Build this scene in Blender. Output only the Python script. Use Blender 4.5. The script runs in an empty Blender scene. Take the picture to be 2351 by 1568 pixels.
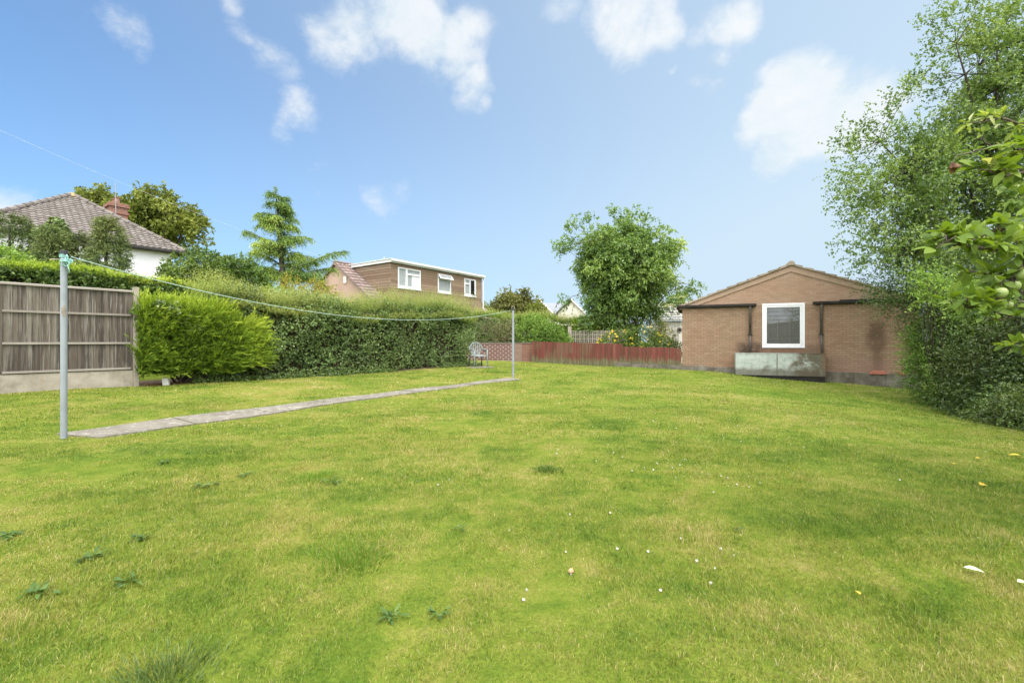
SUN_E, SUN_A, SKY_S, EXPO = 1.6, 24, .08, 1.02
SKY_TINT = (.47, .96, 1.33); SKY_HAZE = (4.0, 5.05, 5.95)
CLOUD_LO, CLOUD_HI = (4.9, 5.55, 5.9), (6.0, 6.15, 6.25)
FILL_CLOUD = (25.6, 25.6, 25.6)  # brightness of the added fill light, out of view
LAWN = [(0.058, 0.112, 0.014), (0.121, 0.185, 0.024), (0.196, 0.243, 0.036), (0.288, 0.278, 0.066), (0.426, 0.345, 0.172)]
CLOUDS = [(800, 60, 130, .8), (900, 20, 150, .9), (960, 80, 120, .9), (1040, 100, 100, .85), (1075, 185, 75, .75), (1110, 230, 45, .6),
          (1280, 25, 75, .6), (1430, 40, 130, .75), (1510, 30, 80, .7), (1660, 40, 75, .75), (1645, 115, 50, .5), (1620, 205, 50, .45), (1560, 150, 22, .35),
          (1760, 270, 95, .95), (1850, 265, 150, 1.15), (1940, 280, 110, 1.), (1800, 350, 85, .9), (1770, 200, 70, .6), (2020, 250, 80, .5),
          (690, 245, 80, .56), (650, 275, 60, .58), (640, 135, 85, .50), (560, 85, 60, .44), (540, 30, 55, .44), (265, 45, 85, .42), (290, 95, 60, .38),
          (880, 465, 70, .5), (30, 470, 85, .6), (740, 400, 70, .36), (400, 10, 40, .3)]
import bpy, math, random
import numpy as np
from mathutils import Vector, Matrix
SC = bpy.context.scene
COL = SC.collection
R = np.random.default_rng(11)
random.seed(5)
F, CX, CY, H = 1045.0, 1175.5, 784.0, 1.1      # pinhole used to read sizes off the photograph
PI = math.pi
def P(px, py, Y):
    return np.array([(px-CX)/F*Y, Y, H+(CY-py)/F*Y])
def unit(v):
    v = np.asarray(v, float)
    return v/np.maximum(np.linalg.norm(v, axis=-1, keepdims=True), 1e-9)
def rdir(n): return unit(R.normal(size=(n, 3)))

# ---------------------------------------------------------------- ground height (thin plate spline through levels of the lawn)
_gp = np.array([(-5.1,5.2,0),(0,13.85,0),(-8.1,9.8,.153),(-1.5,18.2,.16),(.9,20.5,.178),(3.9,19.3,.06),(6.73,17.9,.0),(8.5,17.1,-.14),(11.2,16.0,-.355),
                (11.4,12.4,-.42),(8,7.1,-.3),(9.3,9.1,-.47),(0,1.5,0),(0,0,0),(-10.5,6.7,.13),(4,8,-.06),(5,3,-.1),(-4,11,.04),(5.,13,-.08)])
def _U(r2): return np.where(r2 > 1e-12, .5*r2*np.log(np.maximum(r2, 1e-12)), 0)
def _tps():
    n = len(_gp); xy = _gp[:, :2]
    K = _U(((xy[:, None]-xy[None])**2).sum(-1)) + np.eye(n)*.6
    Q = np.c_[np.ones(n), xy]
    A = np.zeros((n+3, n+3)); A[:n, :n] = K; A[:n, n:] = Q; A[n:, :n] = Q.T
    return np.linalg.solve(A, np.r_[_gp[:, 2], 0, 0, 0])
_w = _tps()
def gz(x, y):
    x = np.asarray(x, float); y = np.asarray(y, float); n = len(_gp)
    xc = np.clip(x, -14, 15); yc = np.clip(y, -3, 23)
    s = _w[n]+_w[n+1]*xc+_w[n+2]*yc
    for i in range(n):
        s = s+_w[i]*_U((xc-_gp[i, 0])**2+(yc-_gp[i, 1])**2)
    for kx, ky, ph in ((1.9, .7, .3), (-.8, 2.2, 1.1), (1.3, -1.7, 2.), (2.6, 1.5, 4.)):      # gentle unevenness
        s = s+.0055*np.sin(kx*xc+ky*yc+ph)
    return np.clip(s, -.6, .3)

# ---------------------------------------------------------------- objects
XF = {}
def thing(name, label, cat, loc=(0, 0, 0), rotz=0, group=None):
    o = bpy.data.objects.new(name, None); COL.objects.link(o)
    o.empty_display_size = .2
    o.location = [float(v) for v in loc]; o.rotation_euler = (0, 0, rotz)
    tag(o, label, cat, group)
    XF[o.name] = Matrix.Translation(Vector([float(v) for v in loc])) @ Matrix.Rotation(rotz, 4, 'Z')
    return o
def tag(o, label=None, cat=None, group=None, kind=None):
    if label: o['label'] = label
    if cat: o['category'] = cat
    if group: o['group'] = group
    if kind: o['kind'] = kind
    return o
def copy_tree(o, parent=None, label=None):
    c = o.copy(); COL.objects.link(c)
    if parent: c.parent = parent
    if label: c['label'] = label
    for ch in list(o.children): copy_tree(ch, c)
    return c
def fast_mesh(name, V, T, nper, var=None, smooth=False):
    me = bpy.data.meshes.new(name)
    V = np.ascontiguousarray(V, np.float32); T = np.ascontiguousarray(T, np.int32)
    me.vertices.add(len(V)); me.vertices.foreach_set('co', V.ravel())
    n = len(T)
    me.loops.add(n*nper); me.loops.foreach_set('vertex_index', T.ravel())
    me.polygons.add(n); me.polygons.foreach_set('loop_start', np.arange(0, n*nper, nper, dtype=np.int32))
    if smooth: me.polygons.foreach_set('use_smooth', np.ones(n, bool))
    me.update(calc_edges=True)
    if var is not None:
        at = me.attributes.new('var', 'FLOAT', 'FACE'); at.data.foreach_set('value', np.asarray(var, np.float32))
    return me
def link(name, me, mat, parent=None):
    o = bpy.data.objects.new(name, me); COL.objects.link(o)
    me.materials.append(mat)
    if parent is not None: o.parent = parent
    return o
class MB:
    """collects polygons in the local frame of their thing"""
    def __init__(s): s.v = []; s.f = []; s.a = []
    def add(s, vs, fs, var=.5):
        b = len(s.v); s.v += [tuple(float(c) for c in v) for v in vs]; s.f += [[b+i for i in f] for f in fs]; s.a += [var]*len(fs)
    def box(s, x0, x1, y0, y1, z0, z1, var=.5):
        s.add([(x0,y0,z0),(x1,y0,z0),(x1,y1,z0),(x0,y1,z0),(x0,y0,z1),(x1,y0,z1),(x1,y1,z1),(x0,y1,z1)],
              [(0,3,2,1),(4,5,6,7),(0,1,5,4),(1,2,6,5),(2,3,7,6),(3,0,4,7)], var)
    def prism(s, prof, axis, a, b, var=.5):
        """closed 2D profile swept from a to b along an axis"""
        n = len(prof)
        def at(p, t):
            return (t, p[0], p[1]) if axis == 'x' else (p[0], t, p[1]) if axis == 'y' else (p[0], p[1], t)
        vs = [at(p, a) for p in prof]+[at(p, b) for p in prof]
        s.add(vs, [list(range(n))[::-1], list(range(n, 2*n))]+[(i, (i+1) % n, n+(i+1) % n, n+i) for i in range(n)], var)
    def tube(s, pts, rad, sides=8, var=.5, cap=True):
        pts = [np.asarray(p, float) for p in pts]; n = len(pts)
        if not hasattr(rad, '__len__'): rad = [rad]*n
        ref = None; vs = []
        for i in range(n):
            d = unit(pts[min(i+1, n-1)]-pts[max(i-1, 0)])
            if ref is None:
                ref = np.cross(d, (0, 0, 1)) if abs(d[2]) < .9 else np.cross(d, (0, 1, 0))
            ref = unit(ref-d*np.dot(ref, d)); b2 = np.cross(d, ref)
            for k in range(sides):
                t = 2*PI*k/sides
                vs.append(pts[i]+(ref*math.cos(t)+b2*math.sin(t))*rad[i])
        fs = []
        for i in range(n-1):
            for k in range(sides):
                fs.append((i*sides+k, i*sides+(k+1) % sides, (i+1)*sides+(k+1) % sides, (i+1)*sides+k))
        if cap: fs += [list(range(sides))[::-1], list(range((n-1)*sides, n*sides))]
        s.add(vs, fs, var)
    def lathe(s, prof, c=(0, 0, 0), sides=20, var=.5):
        vs = [(c[0]+r*math.cos(2*PI*k/sides), c[1]+r*math.sin(2*PI*k/sides), c[2]+z) for r, z in prof for k in range(sides)]
        fs = [(i*sides+k, i*sides+(k+1) % sides, (i+1)*sides+(k+1) % sides, (i+1)*sides+k) for i in range(len(prof)-1) for k in range(sides)]
        s.add(vs, fs, var)
    def build(s, name, mat, parent=None, world=False, smooth=False, bevel=0, auto=None):
        me = bpy.data.meshes.new(name)
        v = s.v
        if world and parent is not None:
            inv = XF[parent.name].inverted(); v = [inv @ Vector(p) for p in v]
        me.from_pydata([tuple(p) for p in v], [], s.f); me.update()
        at = me.attributes.new('var', 'FLOAT', 'FACE'); at.data.foreach_set('value', np.array(s.a, np.float32))
        if smooth: me.polygons.foreach_set('use_smooth', np.ones(len(me.polygons), bool))
        o = link(name, me, mat, parent)
        if bevel:
            m = o.modifiers.new('bevel', 'BEVEL'); m.width = bevel; m.segments = 2; m.limit_method = 'ANGLE'
        return o

# ---------------------------------------------------------------- leaves
class Leaves:
    def __init__(s): s.V = []; s.T = []; s.A = []; s.n = 0
    def add(s, p, a, nrm, L, W, var, shape='rhomb'):
        N = len(p)
        if N == 0: return
        L = np.broadcast_to(np.asarray(L, float), (N,))[:, None]; W = np.broadcast_to(np.asarray(W, float), (N,))[:, None]
        a = unit(a); nrm = unit(nrm-a*(nrm*a).sum(1, keepdims=True)); b = np.cross(a, nrm)
        if shape == 'rhomb':
            vs = np.stack([p, p+a*L*.45+b*W*.5+nrm*W*.16, p+a*L-nrm*L*.08, p+a*L*.45-b*W*.5+nrm*W*.16], 1)
            t = np.array([[0, 1, 2], [0, 2, 3]])
        elif shape == 'blade':
            vs = np.stack([p-b*W*.5, p+b*W*.5, p+a*L*.55+b*W*.42-nrm*L*.03, p+a*L*.55-b*W*.42-nrm*L*.03, p+a*L-nrm*L*.22], 1)
            t = np.array([[0, 1, 2], [0, 2, 3], [3, 2, 4]])
        else:   # ovate leaf with a folded midrib and a drooping tip
            rows = []
            for tt, hw in ((0, 0), (.14, .55), (.36, .98), (.58, .95), (.8, .6), (.93, .25), (1, 0)):
                c = p+a*L*tt-nrm*L*.24*tt*tt
                if hw == 0: rows.append([c])
                else: rows.append([c+b*W*.5*hw+nrm*W*.15*hw, c, c-b*W*.5*hw+nrm*W*.15*hw])
            flat = [c for r in rows for c in r]
            vs = np.stack(flat, 1)
            t = [[0, 1, 2], [0, 2, 3]]
            for k in range(4):
                q = 1+3*k
                t += [[q, q+3, q+1], [q+1, q+3, q+4], [q+1, q+4, q+2], [q+2, q+4, q+5]]
            t += [[13, 16, 14], [14, 16, 15]]
            t = np.array(t)
        m = vs.shape[1]
        s.V.append(vs.reshape(-1, 3)); s.T.append(((np.arange(N)*m)[:, None, None]+t[None]+s.n).reshape(-1, 3))
        s.A.append(np.repeat(np.broadcast_to(var, (N,)), len(t))); s.n += N*m
    def build(s, name, mat, parent):
        V = np.concatenate(s.V)
        if parent is not None:
            V = V-np.array(parent.location)[None]
        me = fast_mesh(name, V, np.concatenate(s.T), 3, np.clip(np.concatenate(s.A), 0, 1), smooth=False)
        return link(name, me, mat, parent)
def snoise(p, f, seed=0):
    """smooth pseudo noise, about -1..1"""
    r = np.random.default_rng(seed); o = 0
    for k in range(5):
        d = unit(r.normal(size=3))*f*r.uniform(.7, 1.6); o = o+np.sin(p @ d+r.uniform(0, 6.28))*np.cos(p @ unit(r.normal(size=3))*f*.9+r.uniform(0, 6))
    return o/2.2
def shoots(lv, base, dirs, length, k, L, W, var, up=.6, spread=.8, droop=.15, sag=.2, shape='rhomb', jit=.12, tip=.12, t0=.1):
    N = len(base)
    if N == 0: return
    length = np.broadcast_to(np.asarray(length, float), (N,))
    t = t0+(1-t0)*(np.arange(k)[None]+R.random((N, k)))/k
    d = unit(dirs)
    pos = base[:, None]+d[:, None]*(length[:, None]*t)[..., None]
    pos[..., 2] -= sag*length[:, None]*t*t
    pos = pos.reshape(-1, 3); M = len(pos)
    dd = np.repeat(d, k, 0)
    a = unit(dd*.5+rdir(M)*spread+np.array([0, 0, -droop]))
    nr = np.array([0, 0, up])+rdir(M)*.7
    s = R.uniform(.65, 1.2, M)
    vv = np.repeat(np.broadcast_to(var, (N,)), k)+R.normal(0, jit, M)+tip*(t.ravel()-.5)
    lv.add(pos, a, nr, L*s, W*s, vv, shape)
# ---------------------------------------------------------------- materials
class NT:
    def __init__(s, name):
        s.m = bpy.data.materials.new(name); s.m.use_nodes = True
        s.t = s.m.node_tree; s.t.nodes.clear()
        s.out = s.t.nodes.new('ShaderNodeOutputMaterial')
    def n(s, typ, **kw):
        nd = s.t.nodes.new(typ)
        for k, v in kw.items(): setattr(nd, k, v)
        return nd
    def set(s, sock, v):
        if isinstance(v, bpy.types.NodeSocket): s.t.links.new(v, sock)
        elif v is not None:
            if sock.type == 'RGBA' and len(v) == 3: v = (*v, 1)
            sock.default_value = v
    def coord(s, kind='Object'):
        if kind == 'Pos': return s.n('ShaderNodeNewGeometry').outputs['Position']
        return s.n('ShaderNodeTexCoord').outputs[kind]
    def mapping(s, v, scale=(1, 1, 1), loc=(0, 0, 0), rot=(0, 0, 0)):
        nd = s.n('ShaderNodeMapping'); s.set(nd.inputs['Vector'], v)
        nd.inputs['Scale'].default_value = scale; nd.inputs['Location'].default_value = loc; nd.inputs['Rotation'].default_value = rot
        return nd.outputs[0]
    def noise(s, v, scale, detail=4, rough=.55, dist=0):
        nd = s.n('ShaderNodeTexNoise'); s.set(nd.inputs['Vector'], v)
        nd.inputs['Scale'].default_value = scale; nd.inputs['Detail'].default_value = detail
        nd.inputs['Roughness'].default_value = rough; nd.inputs['Distortion'].default_value = dist
        return nd.outputs['Fac']
    def ramp(s, f, stops, interp='LINEAR'):
        nd = s.n('ShaderNodeValToRGB'); s.set(nd.inputs[0], f); cr = nd.color_ramp; cr.interpolation = interp
        while len(cr.elements) < len(stops): cr.elements.new(.5)
        for e, (p, c) in zip(cr.elements, stops):
            e.position = p; e.color = (*c, 1) if hasattr(c, '__len__') else (c, c, c, 1)
        return nd.outputs[0]
    def mix(s, f, a, b, mode='MIX'):
        nd = s.n('ShaderNodeMix', data_type='RGBA', blend_type=mode)
        s.set(nd.inputs[0], f); s.set(nd.inputs[6], a); s.set(nd.inputs[7], b)
        return nd.outputs[2]
    def math(s, op, a, b=None, c=None, clamp=False):
        nd = s.n('ShaderNodeMath', operation=op); nd.use_clamp = clamp
        s.set(nd.inputs[0], a)
        if b is not None: s.set(nd.inputs[1], b)
        if c is not None: s.set(nd.inputs[2], c)
        return nd.outputs[0]
    def mrange(s, v, a, b, c=0., d=1., smooth=True):
        nd = s.n('ShaderNodeMapRange', interpolation_type='SMOOTHSTEP' if smooth else 'LINEAR')
        s.set(nd.inputs[0], v)
        for i, q in enumerate((a, b, c, d)): nd.inputs[i+1].default_value = q
        return nd.outputs[0]
    def attr(s, name='var'):
        return s.n('ShaderNodeAttribute', attribute_name=name).outputs['Fac']
    def sep(s, v):
        nd = s.n('ShaderNodeSeparateXYZ'); s.set(nd.inputs[0], v); return nd.outputs
    def comb(s, x, y, z=0.):
        nd = s.n('ShaderNodeCombineXYZ')
        for i, q in enumerate((x, y, z)): s.set(nd.inputs[i], q)
        return nd.outputs[0]
    def bump(s, h, strength=.3, dist=.01):
        nd = s.n('ShaderNodeBump'); nd.inputs['Strength'].default_value = strength; nd.inputs['Distance'].default_value = dist
        s.set(nd.inputs['Height'], h); return nd.outputs[0]
    def bsdf(s, col, rough=.7, spec=.3, metal=0., normal=None, ior=None):
        b = s.n('ShaderNodeBsdfPrincipled')
        s.set(b.inputs['Base Color'], col); s.set(b.inputs['Roughness'], rough)
        b.inputs['Specular IOR Level'].default_value = spec; b.inputs['Metallic'].default_value = metal
        if ior: b.inputs['IOR'].default_value = ior
        if normal is not None: s.set(b.inputs['Normal'], normal)
        return b.outputs[0]
    def done(s, sh):
        s.t.links.new(sh, s.out.inputs['Surface']); return s.m

def leafmat(name, stops, transl=.35, rough=.5, spec=.35, ncol=None, nscale=.9, namt=.35):
    t = NT(name)
    col = t.ramp(t.attr(), stops)
    if ncol:
        f = t.mrange(t.noise(t.coord('Pos'), nscale, 3, .6), .42, .66)
        col = t.mix(t.math('MULTIPLY', f, namt), col, ncol)
    pr = t.bsdf(col, rough, spec)
    tr = t.n('ShaderNodeBsdfTranslucent')
    t.set(tr.inputs['Color'], t.mix(1., col, (1.25, 1.2, .55), 'MULTIPLY'))
    mx = t.n('ShaderNodeMixShader'); mx.inputs[0].default_value = transl
    t.t.links.new(pr, mx.inputs[1]); t.t.links.new(tr.outputs[0], mx.inputs[2])
    return t.done(mx.outputs[0])
def plain(name, col, rough=.6, spec=.3, metal=0., var=.12, scale=6., bump=0.):
    """one colour with a worn, uneven surface"""
    t = NT(name); co = t.coord('Object')
    n = t.noise(co, scale, 6, .65)
    c = np.array(col)
    cc = t.ramp(n, [(.25, tuple(np.clip(c*(1-var*1.6), 0, 1))), (.5, tuple(c)), (.78, tuple(np.clip(c*(1+var), 0, 1)))])
    return t.done(t.bsdf(cc, rough, spec, metal, t.bump(t.noise(co, scale*8, 4), bump, .01) if bump else None))
def bark(name, a, b):
    t = NT(name); co = t.mapping(t.coord('Object'), (6, 6, 1.6))
    n = t.noise(co, 3, 6, .7)
    return t.done(t.bsdf(t.ramp(n, [(.3, a), (.7, b)]), .9, .1, 0, t.bump(n, .6, .02)))
def brickmat(name, c1, c2, mortar, bw, bh, ms, extra=None, bias=0., squash=1.):
    t = NT(name); co = t.coord('Object'); x, y, z = t.sep(co)[:3]
    v = t.comb(t.math('ADD', x, y), z)
    nd = t.n('ShaderNodeTexBrick'); t.set(nd.inputs['Vector'], v)
    nd.inputs['Scale'].default_value = 1; nd.inputs['Mortar Size'].default_value = ms; nd.inputs['Brick Width'].default_value = bw
    nd.inputs['Row Height'].default_value = bh; nd.inputs['Mortar Smooth'].default_value = .3; nd.inputs['Bias'].default_value = bias
    t.set(nd.inputs['Color1'], c1); t.set(nd.inputs['Color2'], c2); t.set(nd.inputs['Mortar'], mortar)
    col = nd.outputs['Color']
    n1 = t.noise(co, .9, 4, .6); n2 = t.noise(t.mapping(co, (4, 4, 11)), 2.2, 4, .7)
    col = t.mix(t.mrange(n1, .35, .7, 0, .5), col, t.mix(1., col, (1.0, .8, .74), 'MULTIPLY'))
    col = t.mix(t.mrange(n2, .3, .75, 0, .55), col, t.mix(1., col, (1.22, 1.2, 1.15), 'MULTIPLY'))
    if extra: col = extra(t, col, co, x, z)
    h = t.math('SUBTRACT', 1., nd.outputs['Fac'])
    return t.done(t.bsdf(col, .88, .15, 0, t.bump(h, .5, .008)))
def woodmat(name, stops, streak=(30, 30, 1.4), extra=None, rough=.85):
    t = NT(name); co = t.coord('Object')
    n = t.noise(t.mapping(co, streak), 1.0, 6, .68, .3)
    n2 = t.noise(t.mapping(co, (3.2, 3.2, .8)), 1.3, 5, .65)
    f = t.math('ADD', t.math('MULTIPLY', n, .5), t.math('ADD', t.math('MULTIPLY', n2, .3), t.math('MULTIPLY', t.attr(), .22)))
    col = t.ramp(f, stops)
    if extra: col = extra(t, col, co)
    return t.done(t.bsdf(col, rough, .15, 0, t.bump(n, .4, .006)))
M = {}
M['hedge'] = leafmat('hedge leaf', [(0, (0.043, 0.082, 0.031)), (0.45, (0.121, 0.194, 0.066)), (0.8, (0.238, 0.326, 0.113)), (1, (0.475, 0.511, 0.225))], .3, .45, .35, (0.122, 0.144, 0.061), .8, .5)
M['hedge_tip'] = leafmat('hedge young shoot', [(0, (0.138, 0.197, 0.048)), (0.5, (0.261, 0.328, 0.089)), (1, (0.454, 0.446, 0.166))], .4, .6, .2)
M['lime'] = leafmat('lime conifer spray', [(0, (0.040, 0.081, 0.014)), (0.4, (0.132, 0.216, 0.024)), (0.72, (0.262, 0.368, 0.034)), (1, (0.423, 0.508, 0.068))], .25, .6, .15)
M['ivy'] = leafmat('ivy leaf', [(0, (0.029, 0.057, 0.012)), (0.5, (0.087, 0.144, 0.029)), (1, (0.274, 0.338, 0.079))], .25, .35, .45)
M['clip'] = leafmat('clipped hedge leaf', [(0, (0.032, 0.059, 0.018)), (0.5, (0.102, 0.170, 0.042)), (0.8, (0.234, 0.309, 0.070)), (1, (0.468, 0.501, 0.099))], .3, .4, .4)
M['yew'] = leafmat('dark conifer needle', [(0, (0.040, 0.068, 0.025)), (0.5, (0.111, 0.165, 0.056)), (1, (0.286, 0.330, 0.119))], .15, .6, .2, (0.132, 0.122, 0.047), .7, .4)
M['cedar'] = leafmat('cedar needle', [(0, (0.039, 0.085, 0.027)), (0.5, (0.131, 0.222, 0.054)), (0.8, (0.323, 0.425, 0.084)), (1, (0.605, 0.666, 0.152))], .2, .6, .2)
M['bush'] = leafmat('bush leaf', [(0, (0.030, 0.062, 0.012)), (0.5, (0.084, 0.144, 0.026)), (1, (0.249, 0.330, 0.061))], .3, .4, .4)
M['oak'] = leafmat('oak leaf', [(0, (0.057, 0.079, 0.017)), (0.5, (0.159, 0.194, 0.040)), (1, (0.375, 0.399, 0.103))], .3, .6, .2)
M['far'] = leafmat('distant leaf', [(0, (0.053, 0.069, 0.022)), (0.5, (0.135, 0.145, 0.042)), (1, (0.330, 0.304, 0.096))], .3, .6, .2)
M['yellow'] = leafmat('golden shrub leaf', [(0, (.10, .12, .02)), (.5, (.27, .26, .045)), (1, (.5, .42, .09))], .35, .6, .2)
M['cherry'] = leafmat('cherry leaf', [(0, (0.051, 0.105, 0.029)), (0.45, (0.141, 0.237, 0.056)), (0.8, (0.305, 0.416, 0.107)), (1, (0.562, 0.624, 0.217))], .4, .38, .45)
M['birch'] = leafmat('small tree leaf', [(0, (0.055, 0.099, 0.028)), (0.5, (0.131, 0.210, 0.057)), (1, (0.348, 0.439, 0.120))], .4, .4, .45)
M['shrub'] = leafmat('dark shrub leaf', [(0, (0.025, 0.055, 0.016)), (0.5, (0.072, 0.126, 0.033)), (1, (0.218, 0.305, 0.081))], .3, .4, .4, (0.076, 0.063, 0.025), 1.1, .4)
M['green'] = leafmat('fresh shrub leaf', [(0, (0.043, 0.093, 0.020)), (0.5, (0.144, 0.246, 0.042)), (1, (0.337, 0.492, 0.092))], .35, .45, .3)
M['teal'] = leafmat('grey green shrub leaf', [(0, (0.053, 0.083, 0.043)), (0.5, (0.135, 0.179, 0.081)), (1, (0.330, 0.345, 0.151))], .25, .6, .2, (.22, .16, .10), .9, .5)
M['apple'] = leafmat('apple leaf', [(0, (0.062, 0.121, 0.014)), (0.5, (0.150, 0.231, 0.027)), (0.8, (0.250, 0.319, 0.054)), (1, (0.500, 0.517, 0.252))], .42, .55, .25)
M['weed'] = leafmat('weed leaf', [(0, (0.031, 0.072, 0.014)), (0.5, (0.073, 0.135, 0.023)), (1, (0.156, 0.221, 0.047))], .25, .45, .35)
M['twig'] = bark('hedge twig', (.02, .016, .010), (.055, .042, .026))
M['bark'] = bark('grey brown bark', (.05, .04, .03), (.15, .125, .095))
M['darkbark'] = bark('dark bark', (.03, .026, .02), (.09, .075, .055))

def stains_house(t, col, co, x, z):
    n = t.noise(co, 2.6, 5, .65); nf = t.noise(t.mapping(co, (9, 9, 9)), 1.6, 5, .7)
    def blob(x0, x1, z0, z1, soft, amt, c):
        fx = t.math('MULTIPLY', t.mrange(x, x0-soft, x0+soft), t.mrange(x, x1-soft, x1+soft, 1, 0))
        fz = t.math('MULTIPLY', t.mrange(z, z0-soft, z0+soft), t.mrange(z, z1-soft, z1+soft, 1, 0))
        f = t.math('MULTIPLY', t.math('MULTIPLY', fx, fz), t.mrange(t.math('ADD', n, t.math('MULTIPLY', nf, .4)), .45, .8, .25, 1))
        return t.math('MULTIPLY', f, amt, clamp=True), c
    for f, c in (blob(1.95, 2.75, .5, 1.05, .14, 1., (.055, .04, .03)), blob(2.7, 4.3, .55, .92, .12, .8, (.14, .085, .055)),
                 blob(4.25, 4.75, .5, 1.0, .12, .6, (.10, .07, .045)), blob(5.98, 6.5, .85, 1.8, .14, .9, (.09, .055, .036)),
                 blob(6.12, 6.45, .0, 1.0,   .16, .75, (.10, .066, .042)), blob(6.3, 7.4, 1.6, 2.5, .3, .4, (.22, .135, .1)), blob(2.2, 2.55, .9, 2.45, .08, .35, (.14, .09, .06)),
                 blob(4.55, 4.75, .9, 2.45, .06, .35, (.14, .09, .06)), blob(4.9, 8.2, -.2, .45, .25, .3, (.26, .15, .14))):
        col = t.mix(f, col, c)
    return col
M['house_brick'] = brickmat('tan brick', (0.270, 0.187, 0.127), (0.214, 0.143, 0.094), (0.154, 0.117, 0.085), .225, .075, .011, stains_house)
M['gable_brick'] = brickmat('brown gable brick', (0.294, 0.211, 0.151), (0.251, 0.177, 0.125), (0.222, 0.171, 0.132), .225, .075, .006)
M['verge'] = plain('brown painted verge board', (0.308, 0.217, 0.155), .7, .2, 0, .1, 2.)
def wall_extra(t, col, co, x, z):
    n = t.noise(co, 5, 5, .7)
    return t.mix(t.mrange(n, .5, .8, 0, .5), col, t.mix(1., col, (.7, .72, .68), 'MULTIPLY'))
M['thick_brick'] = brickmat('purple brick with wide pale pointing', (0.038, 0.016, 0.019), (0.056, 0.024, 0.025), (0.266, 0.200, 0.181), .245, .092, .026, wall_extra)
def soft_extra(t, col, co, x, z):
    n = t.noise(co, 3.4, 6, .7)
    return t.mix(t.mrange(n, .52, .72, 0, .75), col, (.16, .11, .085))
M['soft_brick'] = brickmat('weathered pink brick', (0.172, 0.096, 0.071), (0.148, 0.078, 0.060), (0.181, 0.122, 0.093), .225, .075, .012, soft_extra)
M['chimney'] = brickmat('red chimney brick', (0.224, 0.105, 0.078), (0.176, 0.083, 0.066), (0.224, 0.176, 0.144), .225, .075, .01)
M['pier'] = brickmat('pale pinkish brick', (0.204, 0.146, 0.116), (0.175, 0.116, 0.092), (0.194, 0.150, 0.121), .225, .075, .012, soft_extra)

def grey_extra(t, col, co):
    x, y, z = t.sep(co)[:3]
    n = t.noise(t.mapping(co, (13, 13, .55)), 1.2, 6, .72); n2 = t.noise(t.mapping(co, (34, 34, 1.2)), 1.1, 4, .65); n3 = t.noise(co, 1.1, 3)
    col = t.mix(t.mrange(t.math('ADD', n, t.math('MULTIPLY', t.math('SUBTRACT', n3, .5), .35)), .44, .60, 0, .9), col, (0.043, 0.036, 0.031))
    col = t.mix(t.mrange(n2, .54, .7, 0, .55), col, (0.076, 0.056, 0.041))
    return t.mix(t.mrange(n2, .48, .34, 0, .75), col, (0.209, 0.194, 0.167))
M['grey_wood'] = woodmat('weathered grey fence wood', [(.25, (0.052, 0.041, 0.032)), (.45, (0.097, 0.081, 0.065)), (.62, (0.135, 0.122, 0.100)), (.8, (0.180, 0.166, 0.140))], extra=grey_extra)
M['rail_wood'] = woodmat('pale grey batten wood', [(.2, (0.122, 0.106, 0.088)), (.5, (0.217, 0.195, 0.167)), (.8, (0.304, 0.283, 0.249))], (2, 30, 30))
def red_fence(t):
    co = t.coord('Object'); x, y, z = t.sep(co)[:3]
    n = t.noise(t.mapping(co, (9, 9, .7)), 1.5, 4, .7); n2 = t.noise(t.mapping(co, (30, 30, .6)), 1., 4, .65); n3 = t.noise(t.mapping(co, (1.1, 1.1, .7)), 1.2, 3)
    f = t.math('ADD', t.math('MULTIPLY', t.attr(), .42), t.math('ADD', t.math('MULTIPLY', n2, .38), .10))
    col = t.ramp(f, [(.18, (0.061, 0.036, 0.022)), (.38, (0.108, 0.042, 0.030)), (.58, (0.144, 0.042, 0.035)), (.85, (0.180, 0.069, 0.051))])
    col = t.mix(t.mrange(n3, .48, .62, 0, .55), col, t.ramp(n2, [(.35, (0.086, 0.056, 0.032)), (.65, (0.158, 0.113, 0.070))]))
    base = t.math('ADD', t.mrange(z, .0, .55, 1, 0, False), t.math('MULTIPLY', t.math('SUBTRACT', n, .5), 1.6))
    col = t.mix(t.mrange(base, .50, .82, 0, .9), col, t.ramp(n2, [(.3, (0.061, 0.061, 0.030)), (.7, (0.166, 0.164, 0.092))]))
    col = t.mix(t.mrange(n2, .60, .70, 0, .7), col, (0.209, 0.173, 0.109))
    return t.done(t.bsdf(col, .85, .15, 0, t.bump(n2, .4, .006)))
M['red_wood'] = red_fence(NT('red stained fence wood'))
def conc_extra(t):
    co = t.coord('Object'); n = t.noise(co, 3.5, 7, .7); n2 = t.noise(t.mapping(co, (3, 3, .8)), 2, 5, .7)
    col = t.ramp(n, [(.3, (.19, .165, .13)), (.55, (.30, .27, .22)), (.8, (.38, .35, .30))])
    col = t.mix(t.mrange(n2, .55, .75, 0, .6), col, (.22, .19, .13))
    return t.done(t.bsdf(col, .9, .15, 0, t.bump(t.noise(co, 40, 4), .4, .006)))
M['concrete'] = conc_extra(NT('weathered concrete'))
def plinth_m(t):
    co = t.coord('Object'); n = t.noise(co, 2.2, 7, .72); n2 = t.noise(co, 18, 4, .7)
    col = t.ramp(n, [(.3, (.055, .048, .035)), (.5, (.125, .112, .088)), (.75, (.23, .215, .18))])
    col = t.mix(t.mrange(n2, .62, .75, 0, .6), col, (.3, .29, .25))
    return t.done(t.bsdf(col, .92, .1, 0, t.bump(n2, .6, .01)))
M['plinth'] = plinth_m(NT('dirty block plinth'))
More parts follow.
